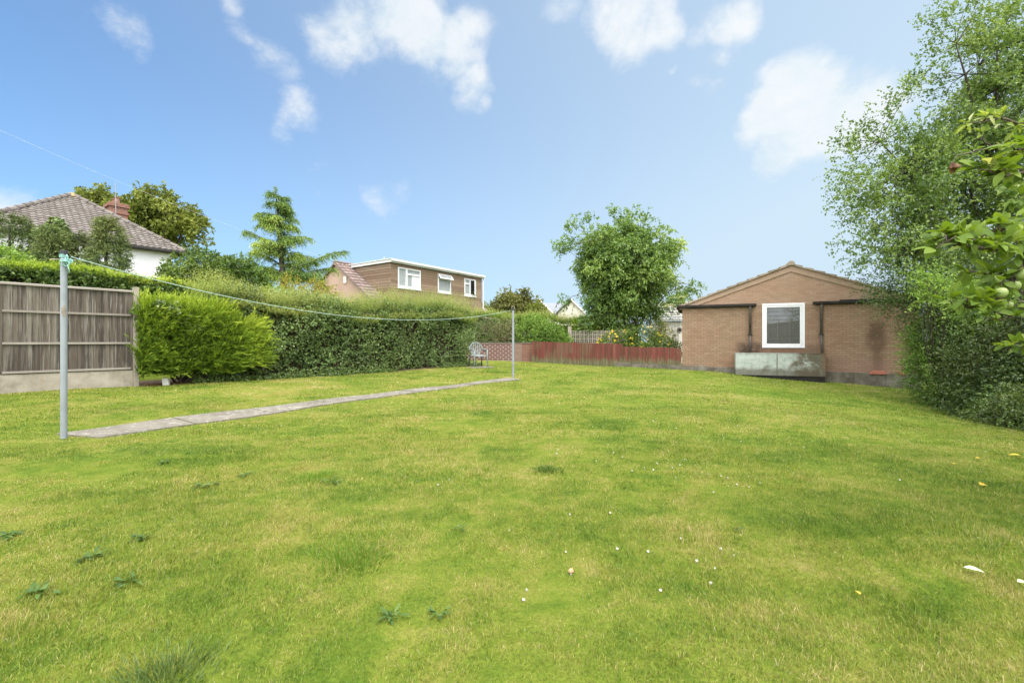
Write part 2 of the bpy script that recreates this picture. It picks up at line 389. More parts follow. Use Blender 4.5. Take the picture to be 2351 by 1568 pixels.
def tank_m(t):
    co = t.coord('Object'); n = t.noise(co, 1.7, 7, .7, .4); n2 = t.noise(t.mapping(co, (2.2, 4, 5), rot=(0, .5, 0)), 2.2, 6, .7); x, y, z = t.sep(co)[:3]
    col = t.ramp(t.noise(co, 5, 6, .7), [(.25, (0.204, 0.246, 0.213)), (.5, (0.356, 0.399, 0.357)), (.75, (0.492, 0.507, 0.464))])
    right = t.mrange(x, 1.3, 2.5, 0, .26)
    f = t.mrange(t.math('ADD', t.math('ADD', n, right), t.math('MULTIPLY', t.math('SUBTRACT', n2, .5), .4)), .56, .80, 0, .92)
    col = t.mix(f, col, t.ramp(n2, [(.3, (0.042, 0.035, 0.019)), (.6, (0.110, 0.088, 0.053)), (.85, (0.187, 0.161, 0.114))]))
    edge = t.math('MAXIMUM', t.mrange(x, 2.62, 2.8), t.mrange(t.math('ADD', z, t.math('MULTIPLY', n2, .14)), .72, .8))
    col = t.mix(t.math('MULTIPLY', edge, .7), col, (0.161, 0.088, 0.042))
    col = t.mix(t.mrange(t.math('ADD', z, t.math('MULTIPLY', n2, -.3)), -.12, .06, .75, 0), col, (0.085, 0.069, 0.046))
    return t.done(t.bsdf(col, .75, .25, 0, t.bump(n2, .3, .01)))
M['tank'] = tank_m(NT('weathered turquoise painted metal'))
M['black'] = plain('black plastic', (.022, .021, .02), .5, .35, 0, .3, 5.)
M['black_stain'] = plain('tarry black timber', (.022, .019, .016), .75, .25, 0, .5, 5., .3)
M['pipe'] = plain('faded black pipe', (.075, .065, .055), .5, .4, 0, .5, 4.)
M['upvc'] = plain('white plastic frame', (0.670, 0.678, 0.695), .35, .4, 0, .03, 5.)
M['upvc_dull'] = plain('greying white plastic sill', (.60, .62, .64), .5, .3, 0, .08, 5.)
def glass(name, col, ior=2.2, rough=.03, metal=0.):
    t = NT(name); return t.done(t.bsdf(t.ramp(t.noise(t.coord('Object'), 1.4, 3), [(.3, tuple(np.array(col)*.8)), (.7, col)]), rough, .5, metal, None, ior))
M['glass'] = glass('coated window glass', (.42, .42, .40), 1.9, .02, .8)
M['glass_pale'] = glass('pale curtained window glass', (.30, .33, .32), 1.6)
M['curtain'] = plain('white net curtain', (.66, .68, .70), .9, .1, 0, .06, 3.)
M['render'] = plain('white painted render', (.84, .85, .88), .85, .15, 0, .03, 2.5, .15)
def boards_white(t):
    co = t.coord('Object'); z = t.sep(co)[2]
    n = t.noise(co, 3, 4)
    return t.done(t.bsdf(t.ramp(n, [(.3, (.70, .68, .62)), (.7, (.79, .775, .72))]), .7, .2))
M['cream'] = boards_white(NT('cream painted boards'))
def tile_m(name, a, b, c, lich):
    t = NT(name); co = t.coord('Object'); n = t.noise(co, 9, 5, .7); n2 = t.noise(co, 1.3, 5, .65)
    f = t.math('ADD', t.math('MULTIPLY', t.attr(), .26), t.math('ADD', t.math('MULTIPLY', n, .5), .12))
    col = t.ramp(f, [(.2, a), (.5, b), (.8, c)])
    col = t.mix(t.mrange(n2, .5, .75, 0, .6), col, lich)
    return t.done(t.bsdf(col, .9, .12, 0, t.bump(n, .4, .008)))
M['tile'] = tile_m('brown concrete roof tile', (0.078, 0.067, 0.059), (0.156, 0.136, 0.123), (0.226, 0.206, 0.190), (0.172, 0.163, 0.142))
M['tile_pink'] = tile_m('pinkish concrete roof tile', (0.109, 0.078, 0.072), (0.204, 0.152, 0.136), (0.259, 0.211, 0.188), (0.170, 0.157, 0.136))
M['tile_house'] = tile_m('lichened buff roof tile', (.12, .095, .07), (.25, .20, .15), (.36, .31, .25), (.32, .31, .27))
M['tile_beige'] = tile_m('beige roof tile', (.2, .19, .165), (.34, .33, .30), (.46, .45, .41), (.36, .36, .33))
M['tile_ochre'] = tile_m('lichened ridge tile', (.2, .13, .06), (.36, .24, .12), (.45, .33, .2), (.4, .3, .16))
M['slate'] = tile_m('grey slate', (.13, .145, .165), (.2, .215, .24), (.28, .295, .32), (.22, .235, .25))
def clad(name, a, b):
    t = NT(name); co = t.coord('Object'); n = t.noise(t.mapping(co, (1.2, 1.2, 10)), 3.0, 6, .7); n2 = t.noise(co, 1.2, 4)
    f = t.math('ADD', t.math('MULTIPLY', n, .6), t.math('ADD', t.math('MULTIPLY', t.attr(), .25), t.math('MULTIPLY', n2, .2)))
    return t.done(t.bsdf(t.ramp(f, [(.3, a), (.75, b)]), .88, .12))
M['cladding'] = clad('brown hung tile cladding', (.13, .088, .06), (.275, .205, .145))
M['gable_pink'] = plain('pinkish rendered gable', (.42, .30, .235), .9, .1, 0, .1, 2.)
M['galv'] = plain('galvanised steel', (0.238, 0.264, 0.286), .5, .4, .15, .14, 4.)
M['galv_patch'] = plain('bare rusted steel patch', (.23, .20, .16), .7, .3, .1, .2, 12.)
M['cap'] = plain('dark rubber cap', (.035, .04, .045), .7, .3)
M['rope'] = plain('turquoise nylon cord', (.26, .48, .44), .7, .2, 0, .2, 30.)
M['rope_pale'] = plain('pale faded cord', (.34, .46, .42), .7, .2, 0, .2, 30.)
M['steel'] = plain('dull steel', (.30, .27, .22), .5, .4, .5, .2, 10.)
M['chair'] = plain('pale green plastic', (0.201, 0.243, 0.241), .45, .4, 0, .1, 5.)
M['chair_shaded'] = plain('shaded rear leg plastic', (.055, .055, .05), .6, .3, 0, .2, 8.)  # shade on the rear legs painted in as a darker plastic
M['white_block'] = plain('pale stone block', (.52, .52, .49), .9, .1, 0, .15, 8., .3)
M['red_tile'] = plain('broken red clay tile', (.36, .135, .095), .85, .15, 0, .15, 8.)
M['flower_yellow'] = leafmat('yellow petal', [(0, (.72, .52, .03)), (1, (.88, .74, .12))], .3, .6, .2)
M['flower_white'] = plain('white clover bloom', (0.612, 0.595, 0.544), .9, .1, 0, .15, 60.)
M['cream_bloom'] = leafmat('creamy elder bloom', [(0, (.48, .50, .26)), (1, (.72, .72, .46))], .3, .7, .1)
M['deadleaf'] = leafmat('fallen yellow leaf', [(0, (0.475, 0.294, 0.033)), (1, (0.684, 0.525, 0.088))], .3, .6, .2)
M['paleleaf'] = leafmat('fallen pale leaf', [(0, (.42, .50, .30)), (1, (.58, .64, .46))], .3, .6, .2)
M['brownleaf'] = leafmat('withered brown leaf', [(0, (.14, .07, .04)), (1, (.30, .17, .10))], .3, .7, .2)
M['apple_skin'] = plain('green apple skin', (0.266, 0.340, 0.111), .4, .4, 0, .18, 14.)
M['mush'] = plain('buff mushroom cap', (.47, .28, .16), .7, .2, 0, .15, 30.)
M['screen'] = plain('pale pierced concrete', (0.302, 0.265, 0.221), .9, .1, 0, .12, 6.)
M['far_wall'] = plain('distant pale render', (0.484, 0.452, 0.398), .9, .1, 0, .05, 1.)
M['white_paint'] = plain('white painted trim', (0.631, 0.631, 0.615), .5, .3, 0, .05, 3.)
M['wire'] = plain('pale cable', (.62, .64, .66), .6, .3, 0, .2, 3.)
M['tuft'] = leafmat('rich grass blade', [(0, (0.065, 0.132, 0.016)), (0.5, (0.117, 0.216, 0.023)), (1, (0.208, 0.312, 0.039))], .3, .6, .2)
M['tuft_dark'] = leafmat('dark grass blade', [(0, (0.046, 0.090, 0.017)), (0.5, (0.078, 0.144, 0.024)), (1, (0.156, 0.228, 0.044))], .3, .6, .2)
M['tuft_grey'] = leafmat('grey green grass blade', [(0, (0.057, 0.103, 0.025)), (0.5, (0.113, 0.171, 0.044)), (1, (0.211, 0.265, 0.083))], .3, .6, .2)
# ---------------------------------------------------------------- camera, sun, sky
cam = bpy.data.cameras.new('camera'); cam_o = bpy.data.objects.new('camera', cam); COL.objects.link(cam_o)
cam.sensor_width = 36; cam.lens = 36*F/2351; cam.clip_end = 3000; cam.clip_start = .05
cam_o.location = (0, 0, H); cam_o.rotation_euler = (PI/2, 0, 0)
SC.camera = cam_o
SUN = unit(np.array([.20, -.46, .86]))
sl = bpy.data.lights.new('sun', 'SUN'); sl.energy = SUN_E; sl.angle = math.radians(SUN_A); sl.color = (1, .955, .88)
so = bpy.data.objects.new('sun', sl); COL.objects.link(so); so.location = (0, 0, 20)
so.rotation_euler = Vector(-SUN).to_track_quat('-Z', 'Y').to_euler()

def make_world():
    w = bpy.data.worlds.new('World'); SC.world = w; w.use_nodes = True
    t = NT.__new__(NT); t.t = w.node_tree; t.t.nodes.clear()
    sky = t.n('ShaderNodeTexSky', sky_type='NISHITA'); sky.sun_disc = False
    sky.sun_elevation = math.asin(SUN[2]); sky.sun_rotation = math.atan2(SUN[0], SUN[1])
    sky.air_density = 1.0; sky.dust_density = .6; sky.ozone_density = 1.6; sky.altitude = 0
    d = t.n('ShaderNodeTexCoord').outputs['Generated']
    dx, dy, dz = t.sep(d)[:3]
    # thin high haze whitens the sky towards the sunny side and the horizon
    hz = t.math('ADD', t.mrange(dx, -.85, .62, .12, .90, False), t.mrange(dz, .0, .5, .30, 0, True), clamp=True)
    col = t.mix(1., sky.outputs[0], SKY_TINT, 'MULTIPLY')
    col = t.mix(hz, col, SKY_HAZE)
    # clouds: soft masses broken up by noise, all placed by direction
    wob = t.n('ShaderNodeTexNoise'); t.set(wob.inputs['Vector'], d); wob.inputs['Scale'].default_value = 7; wob.inputs['Detail'].default_value = 4
    dd = t.n('ShaderNodeVectorMath', operation='MULTIPLY_ADD')
    t.set(dd.inputs[0], wob.outputs['Color']); dd.inputs[1].default_value = (.13,)*3; dd.inputs[2].default_value = (-.065,)*3
    d2n = t.n('ShaderNodeVectorMath', operation='ADD'); t.set(d2n.inputs[0], d); t.set(d2n.inputs[1], dd.outputs[0]); d2 = d2n.outputs[0]
    fine = t.noise(d, 5.5, 10, .62, .4); fine2 = t.noise(t.mapping(d, (1, 1, 1.6)), 17, 8, .65)
    nz = t.math('ADD', t.math('MULTIPLY', fine, .68), t.math('MULTIPLY', fine2, .32))
    acc = None
    for px, py, r, s in CLOUDS:
        v = np.array([(px-CX)/F, 1, (CY-py)/F]); L = np.linalg.norm(v); c = v/L
        ds = t.n('ShaderNodeVectorMath', operation='DISTANCE'); t.set(ds.inputs[0], d2); ds.inputs[1].default_value = c
        rr = r/F/L
        m = t.mrange(ds.outputs['Value'], rr*.15, rr*1.35, s, 0)
        acc = m if acc is None else t.math('MAXIMUM', acc, m)
    dens = t.mrange(t.math('ADD', acc, t.math('MULTIPLY', t.math('SUBTRACT', nz, .5), 1.9)), .27, .88)
    dens = t.math('MULTIPLY', dens, t.mrange(acc, 0, .25))
    core = t.mix(t.mrange(nz, .35, .62), CLOUD_LO, CLOUD_HI)
    col = t.mix(t.math('MULTIPLY', dens, .88), col, core)
    # a bank of bright cloud, added unseen as fill light overhead and behind the viewer
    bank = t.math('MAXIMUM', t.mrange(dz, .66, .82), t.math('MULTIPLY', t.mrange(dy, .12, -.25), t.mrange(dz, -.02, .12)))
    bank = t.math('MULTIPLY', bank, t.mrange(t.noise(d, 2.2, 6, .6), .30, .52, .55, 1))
    col = t.mix(bank, col, FILL_CLOUD)
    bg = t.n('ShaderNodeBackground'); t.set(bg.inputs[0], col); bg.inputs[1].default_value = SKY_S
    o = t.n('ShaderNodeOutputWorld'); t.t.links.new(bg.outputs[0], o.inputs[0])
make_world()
vs = SC.view_settings; vs.view_transform = 'Standard'; vs.look = 'None'; vs.exposure = EXPO; vs.gamma = 1
SC.cycles.max_bounces = 7; SC.cycles.diffuse_bounces = 4; SC.cycles.transmission_bounces = 4; SC.cycles.transparent_max_bounces = 4
SC.cycles.use_adaptive_sampling = False
SC.cycles.use_denoising = True
SC.cycles.denoiser = 'OPENIMAGEDENOISE'
SC.cycles.denoising_prefilter = 'ACCURATE'
SC.cycles.sample_clamp_indirect = 6

# ---------------------------------------------------------------- ground, lawn, path
def lawn_col(t, blade):
    p = t.coord('Pos')
    x, y, z = t.sep(p)[:3]
    q = t.mapping(p, (1, 1, 0))
    big = t.noise(q, .33, 3, .55, .5); med = t.noise(q, 1.25, 5, .62, .6); fin = t.noise(q, 6.5, 4, .65)
    arc = t.noise(t.mapping(q, (.28, 2.1, 1), rot=(0, 0, -.22)), 1.1, 3, .5, 1.2)      # faint mower lines
    f = t.math('ADD', t.math('MULTIPLY', big, .26), t.math('ADD', t.math('MULTIPLY', med, .37), t.math('ADD', t.math('MULTIPLY', fin, .29), t.math('MULTIPLY', arc, .14))))
    if blade: f = t.math('ADD', f, t.math('MULTIPLY', t.math('SUBTRACT', t.attr(), .5), .22))
    g = LAWN
    col = t.ramp(f, [(.365, g[0]), (.452, g[1]), (.525, g[2]), (.60, g[3]), (.69, g[4])])
    # richer green on the right half, drier olive on the near left
    col = t.mix(t.mrange(x, .5, 7.5, 0, .32), col, t.mix(1., col, (.74, .97, .66), 'MULTIPLY'))
    dry = t.mrange(t.noise(q, .9, 4, .6), .54, .70)
    lf = t.math('MULTIPLY', dry, t.mrange(x, 1.5, -2.5, 0, .55))
    col = t.mix(lf, col, (.33, .265, .085))
    return col, p
def ground_mat():
    t = NT('lawn turf'); col, p = lawn_col(t, False)
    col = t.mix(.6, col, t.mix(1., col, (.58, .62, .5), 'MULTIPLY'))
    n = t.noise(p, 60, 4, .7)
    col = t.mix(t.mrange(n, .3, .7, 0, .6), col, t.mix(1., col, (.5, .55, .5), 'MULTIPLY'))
    return t.done(t.bsdf(col, .95, .05, 0, t.bump(n, .8, .02)))
def grass_mat():
    t = NT('grass blade'); col, p = lawn_col(t, True)
    col = t.mix(t.mrange(t.attr(), .0, .12, .75, 0), col, (.36, .32, .16))
    pr = t.bsdf(col, .55, .25)
    tr = t.n('ShaderNodeBsdfTranslucent'); t.set(tr.inputs[0], t.mix(1., col, (1.1, 1.15, .6), 'MULTIPLY'))
    mx = t.n('ShaderNodeMixShader'); mx.inputs[0].default_value = .3
    t.t.links.new(pr, mx.inputs[1]); t.t.links.new(tr.outputs[0], mx.inputs[2])
    return t.done(mx.outputs[0])
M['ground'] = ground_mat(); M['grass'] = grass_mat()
def make_ground():
    xs = np.r_[-1200, -500, -200, -90, -45, -28, -20, np.arange(-16, 16.01, .32), 20, 28, 45, 90, 200, 500, 1200]
    ys = np.r_[-1200, -400, -120, -40, -14, -7, np.arange(-4, 24.01, .32), 28, 36, 50, 90, 200, 500, 1500]
    X, Y = np.meshgrid(xs, ys)
    Z = gz(X, Y)
    V = np.stack([X, Y, Z], -1).reshape(-1, 3)
    nx, ny = len(xs), len(ys)
    i = (np.arange(ny-1)[:, None]*nx+np.arange(nx-1)[None]).ravel()
    T = np.stack([i, i+1, i+nx+1, i+nx], 1)
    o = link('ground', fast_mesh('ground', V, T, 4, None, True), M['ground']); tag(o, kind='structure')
make_ground()
LD = np.array([.62, .785]); LN = np.array([.785, -.62]); LA = np.array([-8.1, 9.8])   # left boundary: along, towards lawn, a point on it
def ldist(x, y): return (x-LA[0])*LN[0]+(y-LA[1])*LN[1]
def lalong(x, y): return (x-LA[0])*LD[0]+(y-LA[1])*LD[1]
RD = unit(np.array([3.4, 5.3])); RN = np.array([-RD[1], RD[0]])     # right boundary
def rdist(x, y): return (x-8.0)*RN[0]+(y-7.1)*RN[1]
PA, PB = np.array([-5.05, 5.30]), np.array([.06, 13.55])
PD = unit(PB-PA); PN = np.array([PD[1], -PD[0]])
def pathd(x, y):
    u = (x-PA[0])*PD[0]+(y-PA[1])*PD[1]; v = (x-PA[0])*PN[0]+(y-PA[1])*PN[1]
    return u, v
PL = float(np.linalg.norm(PB-PA))
WA, WB = np.array([.9, 20.45]), np.array([6.73, 18.0])               # red fence line
HU, HN = np.array([.926, -.377]), np.array([.377, .926])              # house wall: along, inwards
def inside(x, y):
    bd = np.where(lalong(x, y) > .1, .22, .03)+.10*snoise(np.stack([x*2, y*2, x*0], -1), 1.6, 9)*(lalong(x, y) > .1)
    ok = (ldist(x, y) > bd) & (rdist(x, y) > .02+.12*snoise(np.stack([x, y, x*0], -1), 2.5, 4)) & (y > -2.5)
    fx = np.interp(x, [-3, .9, 6.73, 14], [20.85, 20.45, 17.95, 15.0])
    ok &= y < fx-.06
    u, v = pathd(x, y)
    ok &= ~((u > .06) & (u < PL-.05) & (np.abs(v) < .25*(1.3-.42*np.clip(u/5, 0, 1))-.02+.05*np.sin(u*5.1)+.04*np.sin(u*11.7+1)))
    return ok
def make_grass():
    Vs, Ts, As, n0 = [], [], [], 0
    bands = [(.3, 1.15, 6000, .004, .026), (1.15, 2.2, 19000, .0029, .026), (2.2, 3.4, 13000, .0035, .026), (3.4, 5.2, 6500, .005, .027), (5.2, 8, 2500, .008, .028), (8, 12.5, 850, .0135, .03), (12.5, 20.8, 340, .023, .034)]
    for y0, y1, dens, w, h in bands:
        wid = 1.18*y1+2.4; N = int(dens*(y1-y0)*2*wid)
        y = R.uniform(y0, y1, N); x = R.uniform(-wid, wid, N)
        k = (np.abs(x) < 1.18*y+2.4); x, y = x[k], y[k]
        k = inside(x, y); x, y = x[k], y[k]; N = len(x)
        p3 = np.stack([x, y, x*0], -1)
        hh = h*R.uniform(.45, 1.25, N)*np.clip(1+.28*snoise(p3, 2.4, 7)+.34*snoise(p3, 8., 17), .35, 2.1); az = 3.2*snoise(p3, 1.5, 27)+R.normal(0, 1.7, N); lean = np.abs(R.normal(.5, .42, N))
        base = np.stack([x, y, gz(x, y)-.004], -1)
        dirh = np.stack([np.cos(az), np.sin(az), az*0], -1)
        axis = dirh*np.sin(lean)[:, None]+np.array([0, 0, 1])*np.cos(lean)[:, None]
        th = R.uniform(0, PI, N); side = np.stack([np.cos(th), np.sin(th), th*0], -1)*(w*R.uniform(.6, 1.3, N))[:, None]*.5
        tip = base+axis*hh[:, None]; tip[:, 2] -= hh*.12
        mid = base+axis*(hh*.5)[:, None]; mid[:, 2] += hh*.09
        vs = np.stack([base-side, base+side, mid+side*.8, mid-side*.8, tip], 1)
        t = np.array([[0, 1, 2], [0, 2, 3], [3, 2, 4]])
        Vs.append(vs.reshape(-1, 3)); Ts.append(((np.arange(N)*5)[:, None, None]+t[None]+n0).reshape(-1, 3)); As.append(np.repeat(R.random(N), 3)); n0 += N*5
    o = link('grass', fast_mesh('grass', np.concatenate(Vs), np.concatenate(Ts), 3, np.concatenate(As)), M['grass'])
    tag(o, kind='stuff')
make_grass()
def path_mat():
    t = NT('lichened concrete path'); co = t.coord('Pos')
    n = t.noise(co, 2.2, 6, .7); n2 = t.noise(co, 26, 5, .7); n3 = t.noise(co, 9, 5, .75)
    col = t.ramp(n, [(.3, (.12, .107, .085)), (.6, (.19, .172, .142)), (.8, (.25, .23, .195))])
    col = t.mix(t.mrange(n3, .53, .64, 0, .7), col, (.36, .35, .31))
    col = t.mix(t.mrange(n2, .56, .68, 0, .7), col, (.09, .085, .06))
    return t.done(t.bsdf(col, .95, .1, 0, t.bump(n2, .5, .01)))
M['path'] = path_mat()
def make_path():
    m = MB(); nseg = 9; L = PL/nseg
    for k in range(nseg):
        u0, u1 = k*L+(.012 if k else 0), (k+1)*L-.012
        us = np.linspace(u0, u1, 7); vsn = np.linspace(-.28, .28, 5)
        dz = random.uniform(-.004, .006)
        vs = []
        for u in us:
            for v in vsn:
                if k == 0 and u == u0: uu = u+v*.35
                else: uu = u
                p = PA+PD*uu+PN*v*(1.32-.42*min(1, u/5)); vs.append((p[0], p[1], float(gz(p[0], p[1]))+.016+dz))
        nt = len(vs); vs += [(a, b, c-.06) for a, b, c in vs]
        fs = [(i*5+j, i*5+j+1, (i+1)*5+j+1, (i+1)*5+j) for i in range(6) for j in range(4)]
        rim = [j for j in range(5)]+[i*5+4 for i in range(1, 7)]+[30+j for j in range(3, -1, -1)]+[i*5 for i in range(5, 0, -1)]
        fs += [(rim[i], rim[i-1], rim[i-1]+nt, rim[i]+nt) for i in range(len(rim))]
        m.add(vs, fs)
    o = m.build('path', M['path']); tag(o, kind='structure')
make_path()
def soil_m():
    t = NT('dry soil and leaf litter'); co = t.coord('Pos')
    n = t.noise(co, 5, 6, .7); n2 = t.noise(co, 40, 4, .7)
    col = t.ramp(t.math('ADD', t.math('MULTIPLY', n, .5), t.math('MULTIPLY', n2, .5)), [(.35, (.05, .038, .025)), (.52, (.13, .10, .065)), (.68, (.23, .18, .12))])
    return t.done(t.bsdf(col, .95, .08, 0, t.bump(n2, .8, .02)))
M['soil'] = soil_m()
def strip(name, pts, w0, w1, normal, up=.012):
    """ground cover strip along a line: pts are xy, offset w0..w1 along the normal"""
    vs, fs = [], []
    for i, p in enumerate(pts):
        for j, w in enumerate(np.linspace(w0, w1, 4)):
            ww = w+(.07*math.sin(i*2.3)+.05*math.sin(i*5.1) if j == 3 else 0)
            q = p+normal*ww; vs.append((q[0], q[1], float(gz(q[0], q[1]))+up-(.02 if j in (0, 3) else 0)))
    n = len(pts)
    fs = [(i*4+j, (i+1)*4+j, (i+1)*4+j+1, i*4+j+1) for i in range(n-1) for j in range(3)]
    m = MB(); m.add(vs, fs); o = m.build(name, M['soil'], smooth=True); tag(o, kind='structure')
strip('flower_bed', [LA+LD*s for s in np.linspace(.05, 11.2, 50)], -1.3, .30, LN)
strip('soil_border', [np.array([8., 7.1])+RD*s for s in np.linspace(-7, 8, 60)], -2., .06, RN)
# ---------------------------------------------------------------- left timber fence
def featherboard(m, x0, x1, z0, z1, y=0., w=.125, n=None, zvar=0.):
    n = n or max(1, round((x1-x0)/w)); w = (x1-x0)/n
    for i in range(n):
        a = x0+i*w; v = random.random(); dz = random.uniform(-zvar, zvar)
        m.add([(a-.012, y, z0), (a+w, y, z0), (a+w, y+.008, z0), (a-.012, y+.022, z0), (a-.012, y, z1+dz), (a+w, y, z1+dz), (a+w, y+.008, z1+dz), (a-.012, y+.022, z1+dz)],
              [(0, 1, 2, 3), (7, 6, 5, 4), (0, 4, 5, 1), (1, 5, 6, 2), (2, 6, 7, 3), (3, 7, 4, 0)], v)
def timber_fence(name, label, origin, rotz, npan, ztop, pw=1.83, zg=.49, zb=-.05, flip=1):
    """concrete posts, gravel boards and featheredge panels; local x along the fence, y+ towards the lawn"""
    t = thing(name, label, 'fence', origin, rotz)
    o0 = origin[2]
    for k in range(npan+1):
        x = k*(pw+.11)
        m = MB(); m.prism([(x-.055, -.055), (x+.055, -.055), (x+.045, .05), (x-.045, .05)], 'z', zb-.25, ztop+.10); m.build('post', M['concrete'], t, bevel=.008)
    for k in range(npan):
        a, b = k*(pw+.11)+.05, (k+1)*(pw+.11)-.05
        m = MB(); m.box(a, b, -.02, .03, zb, zg); m.build('gravel_board', M['concrete'], t, bevel=.006)
        m = MB(); featherboard(m, a+.03, b-.03, zg+.003, ztop-.02, -.006); m.box(a, a+.035, -.02, .02, zg+.002, ztop-.02, .6); m.box(b-.035, b, -.02, .02, zg+.002, ztop-.02, .6)
        m.build('panel', M['grey_wood'], t)
        for z in (zg+.02, zg+.555, zg+1.15):
            if z > ztop-.2: continue
            m = MB(); m.box(a+.036, b-.036, .024, .050, z, z+.042, random.random()); m.build('batten', M['rail_wood'], t, bevel=.004)
        m = MB(); m.prism([(-.03, ztop-.018), (.055, ztop-.018), (.055, ztop+.012), (.01, ztop+.03), (-.03, ztop+.012)], 'x', a, b, .7); m.build('capping', M['rail_wood'], t)
    return t
FA = math.atan2(-LD[1], -LD[0])
timber_fence('timber_fence', 'weathered grey board fence on concrete gravel boards beside the lime green hedge', (LA[0], LA[1], .153), FA, 2, 2.01, zg=.335, zb=-.02, pw=1.9)
RF0 = np.array([12.6, 12.4])
s0 = RF0-RD*17.5
timber_fence('timber_fence', 'brown board fence mostly hidden behind the bushes on the right boundary', (s0[0], s0[1], -.3), math.atan2(RD[1], RD[0]), 9, 2.6, zg=.4, zb=-.15)

# ---------------------------------------------------------------- clothes posts and line
def clothes_post(label, x, y, h, r, first):
    z = float(gz(x, y)); t = thing('clothes_post', label, 'clothes post', (x, y, z), 0, 'steel posts of the washing line')
    m = MB(); m.tube([(0, 0, -.3), (0, 0, h*.52)], r, 20); m.tube([(0, 0, h*.52), (0, 0, h-.03)], r*1.0, 20)
    m.build('pole', M['galv'], t, smooth=False).modifiers.new('edge', 'EDGE_SPLIT')
    for p in t.children[0].data.polygons: p.use_smooth = True
    m = MB(); m.lathe([(0, h-.055), (r*1.09, h-.055), (r*1.09, h-.006), (r*.9, h), (0, h)], sides=20); m.build('cap', M['cap'], t)
    if first:
        m = MB(); m.tube([(-.155, .0, h-.100), (.0, 0, h-.108), (.14, .0, h-.116)], .0065, 8); m.build('cross_bar', M['steel'], t)
        m = MB()
        for a0, zz in ((2.9, h*.685), (3.2, h*.67)):
            pts = [(math.cos(a)*(r+.0015), math.sin(a)*(r+.0015), 0) for a in np.linspace(a0+1.9, a0+2.9, 6)]
            vs = [(p[0], p[1], zz-.05+.012*math.sin(i*2.1)) for i, p in enumerate(pts)]+[(p[0], p[1], zz+.035+.02*math.sin(i*1.3+a0)) for i, p in enumerate(pts)]
            m.add(vs, [(i, i+1, 7+i, 6+i) for i in range(5)])
        m.build('rust_patch', M['galv_patch'], t)
    else:
        m = MB(); ring = [(math.cos(a)*.045, -.0, h+.03+math.sin(a)*.045) for a in np.linspace(-PI/2, 1.5*PI, 17)]
        m.tube(ring, .008, 8); m.build('eye_ring', M['steel'], t)
    return t
PO1, PO2 = np.array([-5.12, 5.2]), np.array([.034, 13.85])
clothes_post('grey steel clothes post with frayed turquoise cord knotted at its top', PO1[0], PO1[1], 2.15, .031, True)
clothes_post('slimmer grey steel clothes post at the end of the path with a ring on top', PO2[0], PO2[1], 2.1, .034, False)
a = np.array([PO1[0]+.06, PO1[1]+.02, 2.07]); b = np.array([PO2[0]-.03, PO2[1]-.02, 2.05])
pts = []
for s in np.linspace(0, 1, 49):
    p = a*(1-s)+b*s
    p[2] -= .50*4*s*(1-s)*(1-.25*(s-.5)); pts.append(p)
m = MB(); m.tube(pts, .005, 6)
o = m.build('clothes_line', M['rope_pale'], smooth=True); tag(o, 'pale turquoise washing line sagging between the two steel posts', 'washing line')
rr = np.random.default_rng(4); m = MB()
c = np.array([PO1[0]+.058, PO1[1]-.03, 2.005])
for k in range(13):
    ang = np.linspace(0, 2*PI, 15); ax = unit(rr.normal(size=3)); u = unit(np.cross(ax, (0.3, .2, 1))); v = np.cross(ax, u)
    off = rr.normal(size=3)*[.016, .014, .022]; ra, rb = rr.uniform(.012, .03), rr.uniform(.012, .035)
    m.tube([c+off+u*math.cos(q)*ra+v*math.sin(q)*rb+rr.normal(size=3)*.003 for q in ang], .0048, 6)
m.tube([(PO1[0]+math.cos(q)*.037, PO1[1]+math.sin(q)*.037, 2.05+.012*q/6) for q in np.linspace(0, 18, 60)], .005, 6)
m.tube([c+np.array([.02, -.01, -.03]), c+np.array([.05, -.02, -.09]), c+np.array([.045, -.01, -.13])], .004, 6)
o = m.build('cord_knot', M['rope'], smooth=True); tag(o, 'tangled turquoise cord wound round the top of the nearer clothes post', 'cord')

# ---------------------------------------------------------------- overhead cable
m = MB(); A0 = P(-330, 150, 9.); B0 = np.array([-5.2, 30.5, 5.3])
m.tube([A0*(1-s)+B0*s-np.array([0, 0, .9*4*s*(1-s)]) for s in np.linspace(0, 1, 40)], .0025, 5)
o = m.build('overhead_cable', M['wire'], smooth=True); tag(o, 'thin pale cable slanting down across the sky above the tiled roof', 'cable')

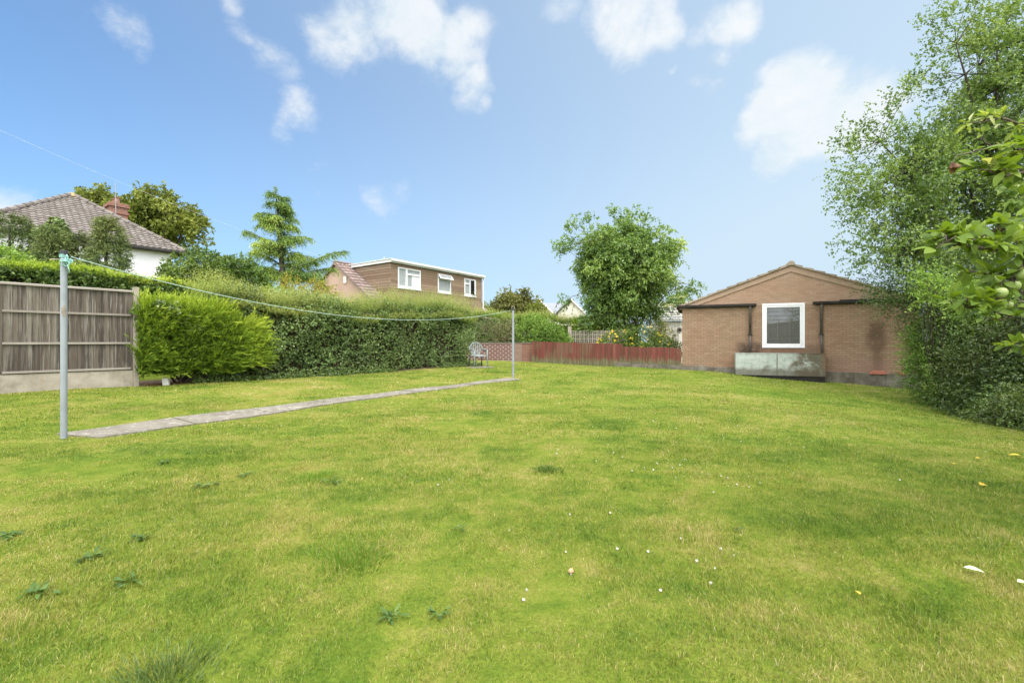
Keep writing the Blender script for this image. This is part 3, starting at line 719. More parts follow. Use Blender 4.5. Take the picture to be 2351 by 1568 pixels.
# ---------------------------------------------------------------- plastic chair
def plastic_chair():
    x, y = P(1098, 838, 17.3)[:2]
    z = float(gz(x, y)); t = thing('garden_chair', 'pale green plastic garden chair with slatted round back by the hedge', 'chair', (x, y, z+.012), .50)
    # local: front is -y, back +y
    m = MB(); n = 14; vs = []; fs = []
    for i in range(n+1):
        for j in range(n+1):
            u, v = i/n*2-1, j/n*2-1
            w = .25*(1-.10*(v+1)/2); r = 1-.06*(abs(u)**6)*(abs(v)**6)
            vs.append((u*w*r, v*.23*r, .43+.018*(v < -.8)*-1+.012*u*u-.012*(1-v*v)))
    fs = [(i*(n+1)+j, (i+1)*(n+1)+j, (i+1)*(n+1)+j+1, i*(n+1)+j+1) for i in range(n) for j in range(n)]
    m.add(vs, fs); s = m.build('seat', M['chair'], t, smooth=True)
    md = s.modifiers.new('thick', 'SOLIDIFY'); md.thickness = .022
    def arch(s_):        # back frame runs from arm to arm over the top
        return np.array([.285*math.cos(s_), .20+.05*math.sin(s_), .62+.29*math.sin(s_)])
    m = MB(); pts = [arch(q) for q in np.linspace(.0, PI, 21)]; m.tube(pts, .019, 8); m.build('back_frame', M['chair'], t, smooth=True)
    for k in range(7):
        q = PI*(.5+(k-3)*.105); top = arch(q); bot = np.array([top[0]*.62, .215, .425])
        mid = (top+bot)/2+np.array([0, .025, 0]); wv = .014
        vs = []
        for p in (bot, mid, top): vs += [(p[0]-wv, p[1]-.005, p[2]), (p[0]+wv, p[1]-.005, p[2]), (p[0]+wv, p[1]+.005, p[2]), (p[0]-wv, p[1]+.005, p[2])]
        m = MB(); m.add(vs, [(i*4+j, i*4+(j+1) % 4, (i+1)*4+(j+1) % 4, (i+1)*4+j) for i in range(2) for j in range(4)]); m.build('slat', M['chair'], t)
    for sx in (-1, 1):
        m = MB(); m.tube([(sx*.285, .20, .62), (sx*.295, .08, .625), (sx*.295, -.08, .64), (sx*.285, -.20, .635), (sx*.275, -.24, .60)], [.022, .026, .028, .026, .02], 8); m.build('armrest', M['chair'], t, smooth=True)
        m = MB(); m.tube([(sx*.275, -.24, .61), (sx*.262, -.235, .42), (sx*.275, -.26, 0)], [.022, .027, .018], 8); m.build('leg', M['chair'], t, smooth=True)
        m = MB(); m.tube([(sx*.245, .20, .44), (sx*.262, .245, .2), (sx*.275, .29, 0)], [.028, .024, .018], 8); m.build('leg', M['chair_shaded'], t, smooth=True)
    return t
plastic_chair()
x, y = P(1098, 838, 17.3)[:2]
m = MB(); m.box(-.45, .45, -.42, .45, -.05, .012)
sl_ = m.build('paving_slab', M['path'], bevel=.01); sl_.location = (x, y, float(gz(x, y))); sl_.rotation_euler = (0, 0, .50); tag(sl_, 'square grey paving slab under the plastic chair', 'slab')

# ---------------------------------------------------------------- brick garden wall and red fence
t = thing('garden_wall', 'low brick wall with wide pale pointing between the chair and the red fence', 'wall', (-2.6, 20.95, .15), math.atan2(-.25, 3.5))
m = MB(); m.box(0, 2.72, 0, .22, -.2, .86); m.build('brickwork', M['thick_brick'], t)
m = MB(); m.box(2.723, 3.06, -.006, .22, -.2, .86); m.build('pier', M['pier'], t)
m = MB(); m.box(3.063, 3.62, .004, .22, -.2, .87); m.build('patched_brickwork', M['soft_brick'], t)
m = MB()
for k in range(8): m.box(k*.455-.02, (k+1)*.455-.028, -.025, .245, .862+random.uniform(0, .004), .905+random.uniform(0, .006))
m.build('coping', M['plinth'], t, bevel=.008)
RA = math.atan2(WB[1]-WA[1], WB[0]-WA[0]); RL = float(np.linalg.norm(WB-WA))
t = thing('picket_fence', 'red stained close boarded fence, faded brown at its foot, running to the brick house', 'fence', (WA[0], WA[1], .17), RA)
step = .635*RL
g0 = lambda u: float(gz(*(WA+(WB-WA)*u/RL)))-.17
zt = lambda u: .93-.10*u/step if u < step else .72-.045*(u-step)/(RL-step)
for pa, pb in ((0, 1.72), (1.72, 3.15), (3.15, step), (step, RL-.02)):
    m = MB(); u = pa
    while u < pb-.02:
        w = min(random.uniform(.085, .13), pb-u)
        zb = g0(u)-.03 if u < step-.25 else g0(u)+.17
        y0 = -.002+random.uniform(0, .010); v = random.random()
        m.box(u, u+w-.0035, y0-.022, y0, zb, zt(u)+random.uniform(-.008, .008), v); u += w
    m.build('boards', M['red_wood'], t)
for u in (0.03, 1.72, 3.15, step, RL-.08):
    m = MB(); m.box(u-.04, u+.04, .025, .1, g0(u)-.2, zt(u)-.05); m.build('post', M['grey_wood'], t)
m = MB(); m.box(.0, step, .013, .024, .55, .62); m.box(step, RL, .013, .024, .4, .47); m.build('rail', M['grey_wood'], t)
for k in range(4):
    L4 = (RL-step+.3)/4; u0 = step-.3+k*L4
    m = MB(); z1 = g0(u0+L4/2)+.165
    m.box(u0+.004, u0+L4-.004, -.065+random.uniform(-.01, .01), -.026, g0(u0+L4)-.2, z1); m.build('base_block', M['plinth'], t, bevel=.01)

# ---------------------------------------------------------------- tiled roofs
def tile_slope(m, O, U, D, wid, length, pitch=.3, gauge=.34, amp=.022, thick=.022, u0=lambda v: 0., u1=None, var=.5, sub=4):
    """courses of pantiles: O top corner, U along the eaves, D down the slope (unit vectors)"""
    O, U, D = (np.asarray(q, float) for q in (O, U, D)); Nn = unit(np.cross(D, U));
    if Nn[2] < 0: Nn = -Nn
    nc = int(math.ceil(length/gauge)); nu = int(round(wid/pitch))*sub
    for c in range(nc):
        va, vb = c*gauge, min((c+1)*gauge, length)
        row = []
        for v, lift in ((va, 0.), (vb, thick), (vb, -.004)):
            a = u0(v); b = wid if u1 is None else u1(v)
            for i in range(nu+1):
                u = min(max(i*pitch/sub, a), b)
                ph = (i % sub)/sub
                h = amp*(.5-.5*math.cos(2*PI*ph))
                row.append(O+U*u+D*v+Nn*(lift+h*(0.3 if lift < 0 else 1)))
        n1 = nu+1
        for i in range(0, nu, sub):
            vv = random.random(); fs = []
            for j in range(i, min(i+sub, nu)):
                ua, ub = [(min(max(q*pitch/sub, u0(vb)), wid if u1 is None else u1(vb))) for q in (j, j+1)]
                ta, tb_ = [(min(max(q*pitch/sub, u0(va)), wid if u1 is None else u1(va))) for q in (j, j+1)]
                if ub-ua < 1e-5 and tb_-ta < 1e-5: continue
                for k in (0, 1): fs.append((k*n1+j, (k+1)*n1+j, (k+1)*n1+j+1, k*n1+j+1))
            used = sorted({q for f in fs for q in f}); mp = {q: i2 for i2, q in enumerate(used)}
            if fs: m.add([row[q] for q in used], [tuple(mp[q] for q in f) for f in fs], vv)

# ---------------------------------------------------------------- tan brick house on the right
HA = math.atan2(HU[1], HU[0])
t = thing('brick_house', 'single storey tan brick house with a low gable and one white window', 'house', (6.73, 18.0, 0), HA)
W, ZE, ZA, DEP, X0 = 7.42, 2.42, 3.87, 4.6, 0.
WX0, WX1, WZ0, WZ1 = 2.79, 4.15, .865, 2.50
XM = 3.71; sl0 = (ZA-ZE-.06)/XM
m = MB()   # wall with a window opening
def wallface(y, rev):
    zb = -.9
    a = [(0, y, zb), (WX0, y, zb), (WX1, y, zb), (W, y, zb), (0, y, WZ0), (WX0, y, WZ0), (WX1, y, WZ0), (W, y, WZ0), (0, y, ZE), (WX0, y, ZE), (WX1, y, ZE), (W, y, ZE)]
    f = [(0, 1, 5, 4), (1, 2, 6, 5), (2, 3, 7, 6), (4, 5, 9, 8), (6, 7, 11, 10)]
    m.add(a, [q[::-1] if rev else q for q in f])
wallface(0, False); wallface(DEP, True)
m.add([(0, 0, -.9), (0, DEP, -.9), (0, DEP, ZE), (0, 0, ZE)], [(3, 2, 1, 0)][::1]); m.add([(W, 0, -.9), (W, DEP, -.9), (W, DEP, ZE), (W, 0, ZE)], [(0, 1, 2, 3)])
m.add([(WX0, 0, WZ0), (WX1, 0, WZ0), (WX1, .1, WZ0), (WX0, .1, WZ0), (WX0, 0, ZE), (WX1, 0, ZE), (WX1, .1, ZE), (WX0, .1, ZE)], [(0, 1, 2, 3), (0, 3, 7, 4), (2, 1, 5, 6)])
m.build('wall', M['house_brick'], t)
m = MB()   # gable above the eaves, a few millimetres proud, notched for the window head
e = .004
for y, sg in ((-e, 1), (DEP+e, -1)):
    m.add([(0, y, ZE), (WX0, y, ZE), (WX0, y, WZ1), (WX1, y, WZ1), (WX1, y, ZE), (W, y, ZE), (W, y, ZE+.06), (XM, y, ZA), (0, y, ZE+.06)], [[0, 1, 2, 8], [2, 3, 7, 8], [3, 4, 5, 6], [3, 6, 7]])
m.build('gable', M['gable_brick'], t)
for sx in (-1, 1):   # verge boards
    xe = -.10 if sx < 0 else W+.10; ze = ZA-(XM+.10)*sl0
    if sx < 0: prof = [(xe, ze), (XM-.0015, ZA), (XM-.0015, ZA-.225), (xe+.25, ze-.08), (xe, ze-.08)]
    else: prof = [(xe, ze), (xe, ze-.08), (xe-.25, ze-.08), (XM+.0015, ZA-.225), (XM+.0015, ZA)]
    m = MB(); m.prism(prof[::-1] if sx > 0 else prof, 'y', -.034, -.007); m.build('verge_board', M['verge'], t)
sll = math.hypot(1, sl0)
for sx in (-1, 1):
    m = MB()
    D = np.array([sx, 0, -sl0])/sll; O = np.array([XM, -.075, ZA+.035]); 
    tile_slope(m, O, (0, 1, 0), D, DEP+.15, (XM+.22)*sll, .3, .37, .02, .05)
    # undercloak: closes the tile ends along the verge
    k = 0; v = 0
    Lr = (XM+.22)*sll
    while v < Lr-.01:
        v2 = min(v+.37, Lr); a = O+D*v; b2 = O+D*v2
        m.add([(a[0], -.085, a[2]-.03), (b2[0], -.085, b2[2]-.03), (b2[0], -.085, b2[2]+.06), (a[0], -.085, a[2]+.015),
               (a[0], .02, a[2]-.03), (b2[0], .02, b2[2]-.03), (b2[0], .02, b2[2]+.06), (a[0], .02, a[2]+.015)],
              [(0, 1, 2, 3), (3, 2, 6, 7), (0, 4, 5, 1), (1, 5, 6, 2), (4, 7, 6, 5)], random.random()); v = v2
    m.build('roof', M['tile_house'], t)
m = MB()
for k in range(10):
    y0 = -.10+k*.48; r = .125
    pr = [(XM+r*math.cos(q), ZA+.03+r*math.sin(q)) for q in np.linspace(-.25, PI+.25, 13)]
    m.prism(pr, 'y', y0, y0+.476, random.random())
m.build('ridge_tile', M['tile_house'], t)
m = MB(); m.box(-.2, 2.59, -.135, -.005, ZE+.005, ZE+.095); m.box(-.2, 2.5, -.11, -.005, ZE-.02, ZE+.0045); m.build('gutter', M['black_stain'], t, bevel=.008)
m = MB(); m.box(4.39, W+.2, -.135, -.005, ZE+.02, ZE+.105); m.box(4.47, W+.2, -.11, -.005, ZE-.0, ZE+.0195); m.box(5.2, W+.2, -.05, -.0055, ZE+.1055, ZE+.15); m.build('gutter', M['black_stain'], t, bevel=.008)
for x in (2.39, 4.645):
    m = MB(); m.tube([(x, -.075, ZE+.02), (x, -.06, ZE-.08), (x, -.05, ZE-.13), (x, -.05, 1.35)], .042, 12); m.tube([(x, -.05, 1.36), (x+.0, -.05, 1.0), (x+(.03 if x > 4 else -.0), -.09, .62)], .036, 12)
    pp = m.build('downpipe', M['pipe'], t, smooth=True)
    m = MB(); m.tube([(x, -.05, 1.33), (x, -.05, 1.39)], .052, 12); m.box(x-.085, x+.085, -.03, -.006, 1.345, 1.375); br = m.build('bracket', M['black'], pp)
# window
w = MB(); fo = .06
def ring(m, x0, x1, z0, z1, wd, y0, y1):
    m.box(x0, x0+wd, y0, y1, z0, z1); m.box(x1-wd, x1, y0, y1, z0, z1)
    m.box(x0+wd, x1-wd, y0+.001, y1, z0, z0+wd); m.box(x0+wd, x1-wd, y0+.001, y1, z1-wd, z1)
ring(w, WX0+.002, WX1-.002, WZ0+.002, WZ1-.002, .082, -.022, .07); win = w.build('window', M['upvc'], t, bevel=.005)
w = MB(); ring(w, WX0+.088, WX1-.088, WZ0+.088, WZ1-.088, .062, -.010, .06); w.build('sash', M['upvc'], win, bevel=.006)
w = MB(); ring(w, WX0+.078, WX1-.078, WZ0+.078, WZ1-.078, .02, .004, .05); w.build('gasket', M['black'], win)
w = MB(); w.box(WX0+.148, WX1-.148, .012, .02, WZ0+.148, WZ1-.148); w.build('pane', M['glass'], win)
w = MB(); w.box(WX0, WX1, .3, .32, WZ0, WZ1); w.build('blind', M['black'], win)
for i, (xa, xb) in enumerate(((-.03, .95), (.955, 1.86), (4.72, 5.6), (5.605, 6.5), (6.505, W+.03))):
    m = MB(); m.box(xa, xb, -.05-random.random()*.02, .06, -1.0, (.15, .12, .03, .02, .0)[i]); m.build('plinth_block', M['plinth'], t, bevel=.012)
m = MB(); m.box(1.865, 4.715, -.02, .06, -1., -.02); m.build('plinth_block', M['plinth'], t)
# tank on black bearers
tk = thing('water_tank', 'long weathered turquoise metal tank under the white window', 'tank', tuple(np.array([6.73, 18.0, 0])+np.array([*(HU*1.86-HN*.60), 0])), HA)
m = MB(); TW, TD = 2.80, .52
m.box(0, TW, 0, .012, -.12, .665); m.box(0, TW, TD-.012, TD, -.12, .665); m.box(0, .012, .0125, TD-.0125, -.12, .665); m.box(TW-.012, TW, .0125, TD-.0125, -.12, .665); m.box(.0125, TW-.0125, .0125, TD-.0125, -.12, -.10)
m.box(-.012, TW+.012, -.012, .03, .6655, .69); m.box(-.012, .02, .0305, TD, .6655, .69); m.box(TW-.02, TW+.012, .0305, TD, .6655, .69)
m.build('body', M['tank'], tk, bevel=.004)
m = MB(); m.box(TW*.475-.012, TW*.475+.012, -.008, -.0005, -.12, .70); m.build('seam', M['plinth'], tk)
m = MB(); m.box(.02, TW-.02, .03, TD-.02, .56, .58); m.build('dark_water', M['black'], tk)
m = MB(); m.box(.12, TW-.01, .04, .12, -.8, -.122); m.box(.12, TW-.01, TD-.1, TD-.02, -.8, -.122); m.box(.02, .35, .06, .1, -.8, -.1225); m.build('bearer', M['black_stain'], tk)
for i, (sx, off, rz, lab) in enumerate(((6.25, -.05, .12, 'broken red clay tile lying on the house plinth below the dark stain'), (6.95, -.04, -.1, 'smaller red clay tile piece on the plinth next to the bush'))):
    p = np.array([6.73, 18.0])+HU*sx+HN*off
    m = MB(); m.prism([(-.24, 0), (.22, 0), (.26, .03), (.18, .105), (-.12, .11)], 'y', -.09, .03)
    o = m.build('clay_tile', M['red_tile'], bevel=.006); o.location = (p[0], p[1], -.012); o.rotation_euler = (.05, 0, HA+rz); tag(o, lab, 'tile fragment', 'broken tiles on the plinth'); o.scale = (1, 1, 1) if i == 0 else (.6, .8, .9)

# ---------------------------------------------------------------- cream outbuilding
t = thing('outbuilding', 'cream boarded outbuilding with a beige tiled roof and round vent behind the brick house', 'outbuilding', (8.05, 24.6, 0), -.06)
m = MB()
for k in range(8): 
    z = -.2+k*.3; m.box(0, 3.2, -.012 if k % 2 else -.006, 2.6, z, z+.296)
m.build('wall', M['cream'], t)
m = MB(); m.box(-.02, .06, -.03, .05, -.2, 2.2); m.build('corner_trim', M['white_paint'], t)
m = MB(); m.prism([(-.20, 2.215), (-.06, 2.215), (-.06, 2.36), (-.22, 2.36)], 'x', -.42, 3.4); m.build('gutter', M['white_paint'], t, bevel=.02)
m = MB(); tile_slope(m, (-.35, 1.9, 3.42), (1, 0, 0), unit(np.array([0, -2.05, -1.02])), 3.9, 2.32, .3, .34, .03, .03); m.build('roof', M['tile_beige'], t)
m = MB(); m.lathe([(0, .0), (.085, 0), (.085, .03), (0, .03)], sides=20); v = m.build('vent', M['black'], t); v.location = (.98, -.02, 1.72); v.rotation_euler = (PI/2, 0, 0)
m = MB(); m.lathe([(.086, -.004), (.15, 0), (.15, .022), (.086, .028)], sides=24); v2 = m.build('vent_ring', M['concrete'], t); v2.location = (.98, -.02, 1.72); v2.rotation_euler = (PI/2, 0, 0)

# ---------------------------------------------------------------- pierced screen wall
q0 = P(1312, 784, 21.9); t = thing('screen_wall', 'low pierced concrete screen wall behind the red fence', 'wall', (q0[0], q0[1], .1), -.18)
m = MB()
for k in range(13):
    for r in range(5):
        x0, z0, c_ = k*.2, .52+r*.2, .1
        m.box(x0, x0+.024, 0, .09, z0, z0+.2); m.box(x0+.176, x0+.2, 0, .09, z0, z0+.2); m.box(x0+.0245, x0+.1755, .001, .089, z0, z0+.024); m.box(x0+.0245, x0+.1755, .001, .089, z0+.176, z0+.2)
        m.box(x0+.0245, x0+.1755, .02, .07, z0+.088, z0+.112); m.box(x0+.088, x0+.112, .021, .069, z0+.0245, z0+.0875); m.box(x0+.088, x0+.112, .021, .069, z0+.1125, z0+.1755)
m.build('block_screen', M['screen'], t)
m = MB(); m.box(-.17, -.005, -.02, .12, -.1, 1.72); m.build('post', M['screen'], t, bevel=.01)
m = MB(); m.box(0, 2.6, -.01, .1, -.2, .515); m.build('base', M['soft_brick'], t)
# ---------------------------------------------------------------- white two storey house with a hipped roof, far left
t = thing('white_house', 'white rendered house with a brown hipped tile roof behind the clipped hedge', 'house', (-14.7, 20.5, 0), math.atan2(-.8, -.6))
S, ZE2, RISE = 6.42, 5.12, 2.36
m = MB()
m.box(.38, S-.38, -S+.38, -.38, -.3, ZE2-.06); m.build('wall', M['render'], t)
m = MB(); m.box(.02, S-.02, -S+.02, -.02, ZE2-.09, ZE2-.062); m.build('soffit', M['black_stain'], t)
hs = S/2; SLn = math.hypot(hs, RISE); cA = hs/SLn
ap = np.array([hs, -hs, ZE2+RISE])
for dx, dy in ((0, 1), (-1, 0), (0, -1), (1, 0)):
    D = unit(np.array([dx*hs, dy*hs, -RISE])); U = np.array([-dy, dx, 0.]) if True else 0
    m = MB(); tile_slope(m, ap-U*hs, U, D, S+.0, SLn, .214, .2, .04, .03, u0=lambda v: max(hs-v*cA, 0), u1=lambda v: min(hs+v*cA, S), sub=4)
    m.build('roof', M['tile'], t)
for cx_, cy_ in ((0, 0), (S, 0), (0, -S), (S, -S)):
    e_ = np.array([cx_, cy_, ZE2]); m = MB(); n = 14
    for k in range(n):
        a_, b_ = ap+(e_-ap)*(k/n), ap+(e_-ap)*((k+.985)/n)
        m.tube([a_+np.array([0, 0, .03]), b_+np.array([0, 0, .045])], [.085, .10], 8, random.random())
    m.build('hip_tile', M['tile'], t)
m = MB(); m.lathe([(.0, .12), (.10, .09), (.17, .0), (.22, -.08)], tuple(ap), 12); m.build('apex_tile', M['tile_ochre'], t)
m = MB(); m.box(.0, S, -.02, .09, ZE2-.10, ZE2-.01); m.box(-.09, .0, -S, .09, ZE2-.10, ZE2-.01); m.build('gutter', M['black'], t, bevel=.02)
m = MB(); m.tube([(2.95, .03, ZE2-.06), (2.95, -.25, ZE2-.42), (2.95, -.34, ZE2-.55), (2.95, -.34, 0)], .045, 10); m.build('downpipe', M['black'], t, smooth=True)
m = MB(); cx_, cy_ = 1.35, -5.0
m.box(cx_-.34, cx_+.34, cy_-.52, cy_+.52, 5.6, 7.62); ch = m.build('chimney', M['chimney'], t)
for z0, d in ((7.28, .05), (7.62, .07), (7.72, .03)):
    m = MB(); m.box(cx_-.34-d, cx_+.34+d, cy_-.52-d, cy_+.52+d, z0+.002, z0+.098); m.build('corbel', M['chimney'], ch)
for yy in (-.25, .25):
    m = MB(); m.lathe([(.12, 7.82), (.10, 8.08), (.125, 8.1), (.125, 8.14), (.08, 8.14), (.08, 7.9)], (cx_, cy_+yy, 0), 14); m.build('chimney_pot', M['chimney'], ch)
m = MB(); m.tube([(1.55, -4.1, 6.2), (1.55, -4.1, 8.7)], .014, 8); m.tube([(1.46, -4.1, 8.5), (1.64, -4.1, 8.5)], .009, 6); m.build('antenna', M['galv'], t)
for x0 in (4.6,):
    m = MB(); m.box(x0, x0+1.1, -.384, -.35, 3.35, 4.55); fr = m.build('window', M['upvc'], t); m = MB(); m.box(x0+.08, x0+1.02, -.349, -.343, 3.43, 4.47); m.build('pane', M['glass_pale'], fr)

# ---------------------------------------------------------------- dormer bungalow behind the long hedge
DU = np.array([.577, .817])
t = thing('dormer_bungalow', 'bungalow with a wide brown clad flat roofed dormer and three white windows above the hedge', 'house', (-6.40, 24.0, 0), math.atan2(DU[1], DU[0]))
LX, DY, ZD = 7.55, 3.42, 5.24
wins = [(.47, 2.10, 4.05, 5.09), (3.48, 4.60, 4.05, 5.09), (5.84, 6.94, 4.05, 5.09)]
m = MB(); z = 2.3; rowh = .1475
while z < ZD-.01:
    z1 = min(z+rowh, ZD)
    cuts = [0.]
    for a_, b_, c_, d_ in wins:
        if z1 > c_+.02 and z < d_-.02: cuts += [a_, b_]
    cuts.append(LX)
    for q in range(0, len(cuts), 2):
        a_, b_ = cuts[q], cuts[q+1]
        m.prism([(-.026, z), (.0, z), (.0, z1), (-.010, z1)], 'x', a_, b_, random.random())
    m.prism([(-.034, z), (.0, z), (.0, z1), (-.010, z1)], 'y', -.0345, DY, random.random())
    m.prism([(LX+.034, z), (LX, z), (LX, z1), (LX+.010, z1)][::-1], 'y', -.0345, DY, random.random())
    z = z1
m.build('cladding', M['cladding'], t)
m = MB()
m.box(.001, LX-.001, .3, DY, 2.3, ZD-.01); m.build('wall', M['cladding'], t)
m = MB(); m.box(-.14, LX+.14, -.16, DY+.1, ZD+.02, ZD+.165); m.box(-.19, LX+.19, -.21, DY+.1, ZD+.1655, ZD+.205); m.build('flat_roof', M['white_paint'], t, bevel=.012)
m = MB(); m.prism([(-.26, ZD+.07), (-.162, ZD+.07), (-.162, ZD+.155), (-.28, ZD+.155)], 'x', -.1, LX+.16); m.build('gutter', M['upvc_dull'], t, bevel=.02)
m = MB(); m.box(-.06, LX+.06, -.06, DY, ZD-.001, ZD+.0195); m.build('soffit', M['black_stain'], t)
m = MB(); m.tube([(LX+.10, -.23, ZD+.12), (LX+.09, -.12, ZD-.05), (LX+.09, -.09, ZD-.2), (LX+.09, -.09, 3.3), (LX+.22, -.12, 3.12), (LX+.5, -.35, 2.9)], .045, 10); m.build('downpipe', M['upvc'], t, smooth=True)
def casement(x0, x1, z0, z1, bars, sill=True):
    w = MB(); ring(w, x0, x1, z0, z1, .065, -.05, .06)
    for b in bars: w.box(*b)
    f = w.build('window', M['upvc'], t, bevel=.006)
    w = MB(); w.box(x0+.05, x1-.05, .02, .03, z0+.05, z1-.05); w.build('pane', M['glass_pale'], f)
    w = MB(); w.box(x0-.03, x1+.03, -.07, .05, z0-.10, z0-.003); w.build('sill', M['upvc_dull'], f, bevel=.006)
    return f
a_, b_, c_, d_ = wins[0]
f = casement(a_, b_, c_, d_, [(a_+.56, a_+.66, -.045, .059, c_+.066, d_-.066), (a_+.661, b_-.066, -.044, .058, d_-.36, d_-.27)])
w = MB(); w.box(a_+1.02, b_-.08, .010, .016, c_+.07, d_-.37); w.build('curtain', M['curtain'], f)
a_, b_, c_, d_ = wins[1]
f = casement(a_, b_, c_, d_, [(a_+.066, b_-.066, -.044, .058, d_-.34, d_-.27)])
w = MB(); ang = .62; h_ = .34     # top hung light pushed open
def hang(xa, xb, s0_, s1_, th0=-.02, th1=.02):
    vs = []
    for s_ in (s0_, s1_):
        for th in (th0, th1): vs.append((s_, th))
    return [(x, -.06-s_*math.sin(ang)+th*math.cos(ang), d_-.01-s_*math.cos(ang)-th*math.sin(ang)) for x in (xa, xb) for s_, th in ((s0_, th0), (s1_, th0), (s1_, th1), (s0_, th1))]
BX = [(0, 1, 2, 3), (7, 6, 5, 4), (0, 4, 5, 1), (1, 5, 6, 2), (2, 6, 7, 3), (3, 7, 4, 0)]
for q in ((a_, b_, 0, .06), (a_, b_, h_-.06, h_), (a_, a_+.06, .061, h_-.061), (b_-.06, b_, .061, h_-.061)): w.add(hang(*q), BX)
sh = w.build('open_light', M['upvc'], f); w = MB(); w.add(hang(a_+.06, b_-.06, .06, h_-.06, -.004, .004), BX); w.build('pane', M['glass_pale'], f)
a_, b_, c_, d_ = wins[2]
f = casement(a_, b_, c_, d_, [(a_+.52, a_+.60, -.045, .059, c_+.066, d_-.066), (a_+.066, a_+.52, -.044, .058, d_-.36, d_-.28)])
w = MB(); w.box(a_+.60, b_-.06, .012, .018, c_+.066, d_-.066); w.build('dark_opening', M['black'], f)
hx, an = b_-.02, .55     # side hung casement standing open
def swing(s0_, s1_, z0, z1, t0_=-.02, t1_=.02):
    return [(hx-s_*math.cos(an)-th*math.sin(an)*0, -.065-s_*math.sin(an)+th, z_) for z_ in (z0, z1) for s_, th in ((s0_, t0_), (s1_, t0_), (s1_, t1_), (s0_, t1_))]
w = MB()
for q in ((0, .07, c_+.05, d_-.05), (.44, .51, c_+.05, d_-.05), (.0701, .4399, c_+.05, c_+.12), (.0701, .4399, d_-.12, d_-.05)): w.add(swing(*q), BX)
w.build('open_casement', M['upvc'], f); w = MB(); w.add(swing(.07, .44, c_+.12, d_-.12, -.004, .004), BX); w.build('pane', M['curtain'], f)
ZR, YR, sp = 5.50, 3.55, .69
m = MB(); spn = math.hypot(1, sp)
tile_slope(m, (-.98, YR, ZR), (1, 0, 0), np.array([0, -1, -sp])/spn, 9.6, 4.4*spn, .30, .33, .035, .04)
m.build('roof', M['tile_pink'], t)
m = MB(); tile_slope(m, (8.62, YR, ZR), (-1, 0, 0), np.array([0, 1, -sp])/spn, 9.6, 4.4*spn, .30, .66, .035, .03, sub=2); m.build('roof', M['tile_pink'], t)
m = MB(); m.add([(-.86, -.7, -.2), (-.86, 7.8, -.2), (-.86, 7.8, ZR-4.3*sp-.06), (-.86, YR, ZR-.06), (-.86, -.7, ZR-4.3*sp-.06), (-.66, -.7, -.2), (-.66, 7.8, -.2), (-.66, 7.8, ZR-4.3*sp-.06), (-.66, YR, ZR-.06), (-.66, -.7, ZR-4.3*sp-.06)], [(4, 3, 2, 1, 0), (5, 6, 7, 8, 9), (0, 5, 9, 4), (1, 2, 7, 6)])
m.build('gable_wall', M['gable_pink'], t)
for sg in (-1, 1):
    m = MB(); y_e = YR+sg*4.4; z_e = ZR-4.4*sp
    m.prism([(YR, ZR+.0), (y_e, z_e), (y_e, z_e-.1), (YR, ZR-.12)][::sg], 'x', -1.0, -.975); m.build('verge', M['tile_pink'], t)
m = MB(); m.box(-.985, 8.6, YR-.13, YR+.13, ZR-.03, ZR+.09); m.build('ridge', M['tile_pink'], t, bevel=.05)
m = MB(); m.box(-.93, -.862, 2.55, 2.77, 4.28, 4.66); m.build('wall_box', M['cream'], t, bevel=.01)
m = MB(); m.box(.1, 7.4, .1, 6.5, -.2, 2.29); m.build('lower_wall', M['gable_pink'], t)
m = MB(); m.prism([(2.0, 5.5), (4.0, 5.5), (2.75, 5.78), (2.35, 5.86)], 'y', 3.1, 3.9); m.build('roof_hood', M['tile_beige'], t)
m = MB(); m.lathe([(.11, 5.8), (.11, 6.0), (.17, 6.02), (.13, 6.1), (.04, 6.15), (.03, 6.32), (0, 6.34)], (2.42, 3.5, 0), 12); m.build('roof_cowl', M['tile_beige'], t)

# ---------------------------------------------------------------- distant pair of gables
t = thing('distant_house', 'distant pale house with two gables and a grey slate roof between them', 'house', (0, 60, 0))
for nm, xa, xm, xb in (('gable_wall', 1.9, 3.6, 5.26), ('gable_wall', 6.02, 7.75, 9.5)):
    m = MB(); m.prism([(xa, -.2), (xb, -.2), (xb, 4.9), (xm, 6.55), (xa, 4.9)], 'y', 0, 5); m.build(nm, M['far_wall'], t)
    for sg, xe in ((-1, xa), (1, xb)):
        m = MB(); q = [(xm, 6.56), (xe+sg*.15, 4.76), (xe+sg*.15, 4.98), (xm, 6.80)]
        m.prism(q if sg < 0 else q[::-1], 'y', -.25, 5); m.build('roof', M['slate'], t)
        m = MB(); q = [(xm, 6.50), (xe+sg*.15, 4.70), (xe+sg*.15, 4.95), (xm, 6.76)]
        m.prism(q if sg < 0 else q[::-1], 'y', -.3, -.253); m.build('verge', M['black_stain'] if xm > 7 and sg < 0 else M['white_paint'], t)
m = MB(); m.add([(4.3, 3.4, 6.45), (7., 3.4, 6.45), (7., .6, 4.8), (4.3, .6, 4.8), (4.3, 3.5, 6.3), (7., 3.5, 6.3), (7., .7, 4.65), (4.3, .7, 4.65)], BX); m.build('roof', M['slate'], t)
m = MB(); m.box(5.0, 6.3, .8, 4.5, -.2, 4.7); m.build('wall', M['far_wall'], t)

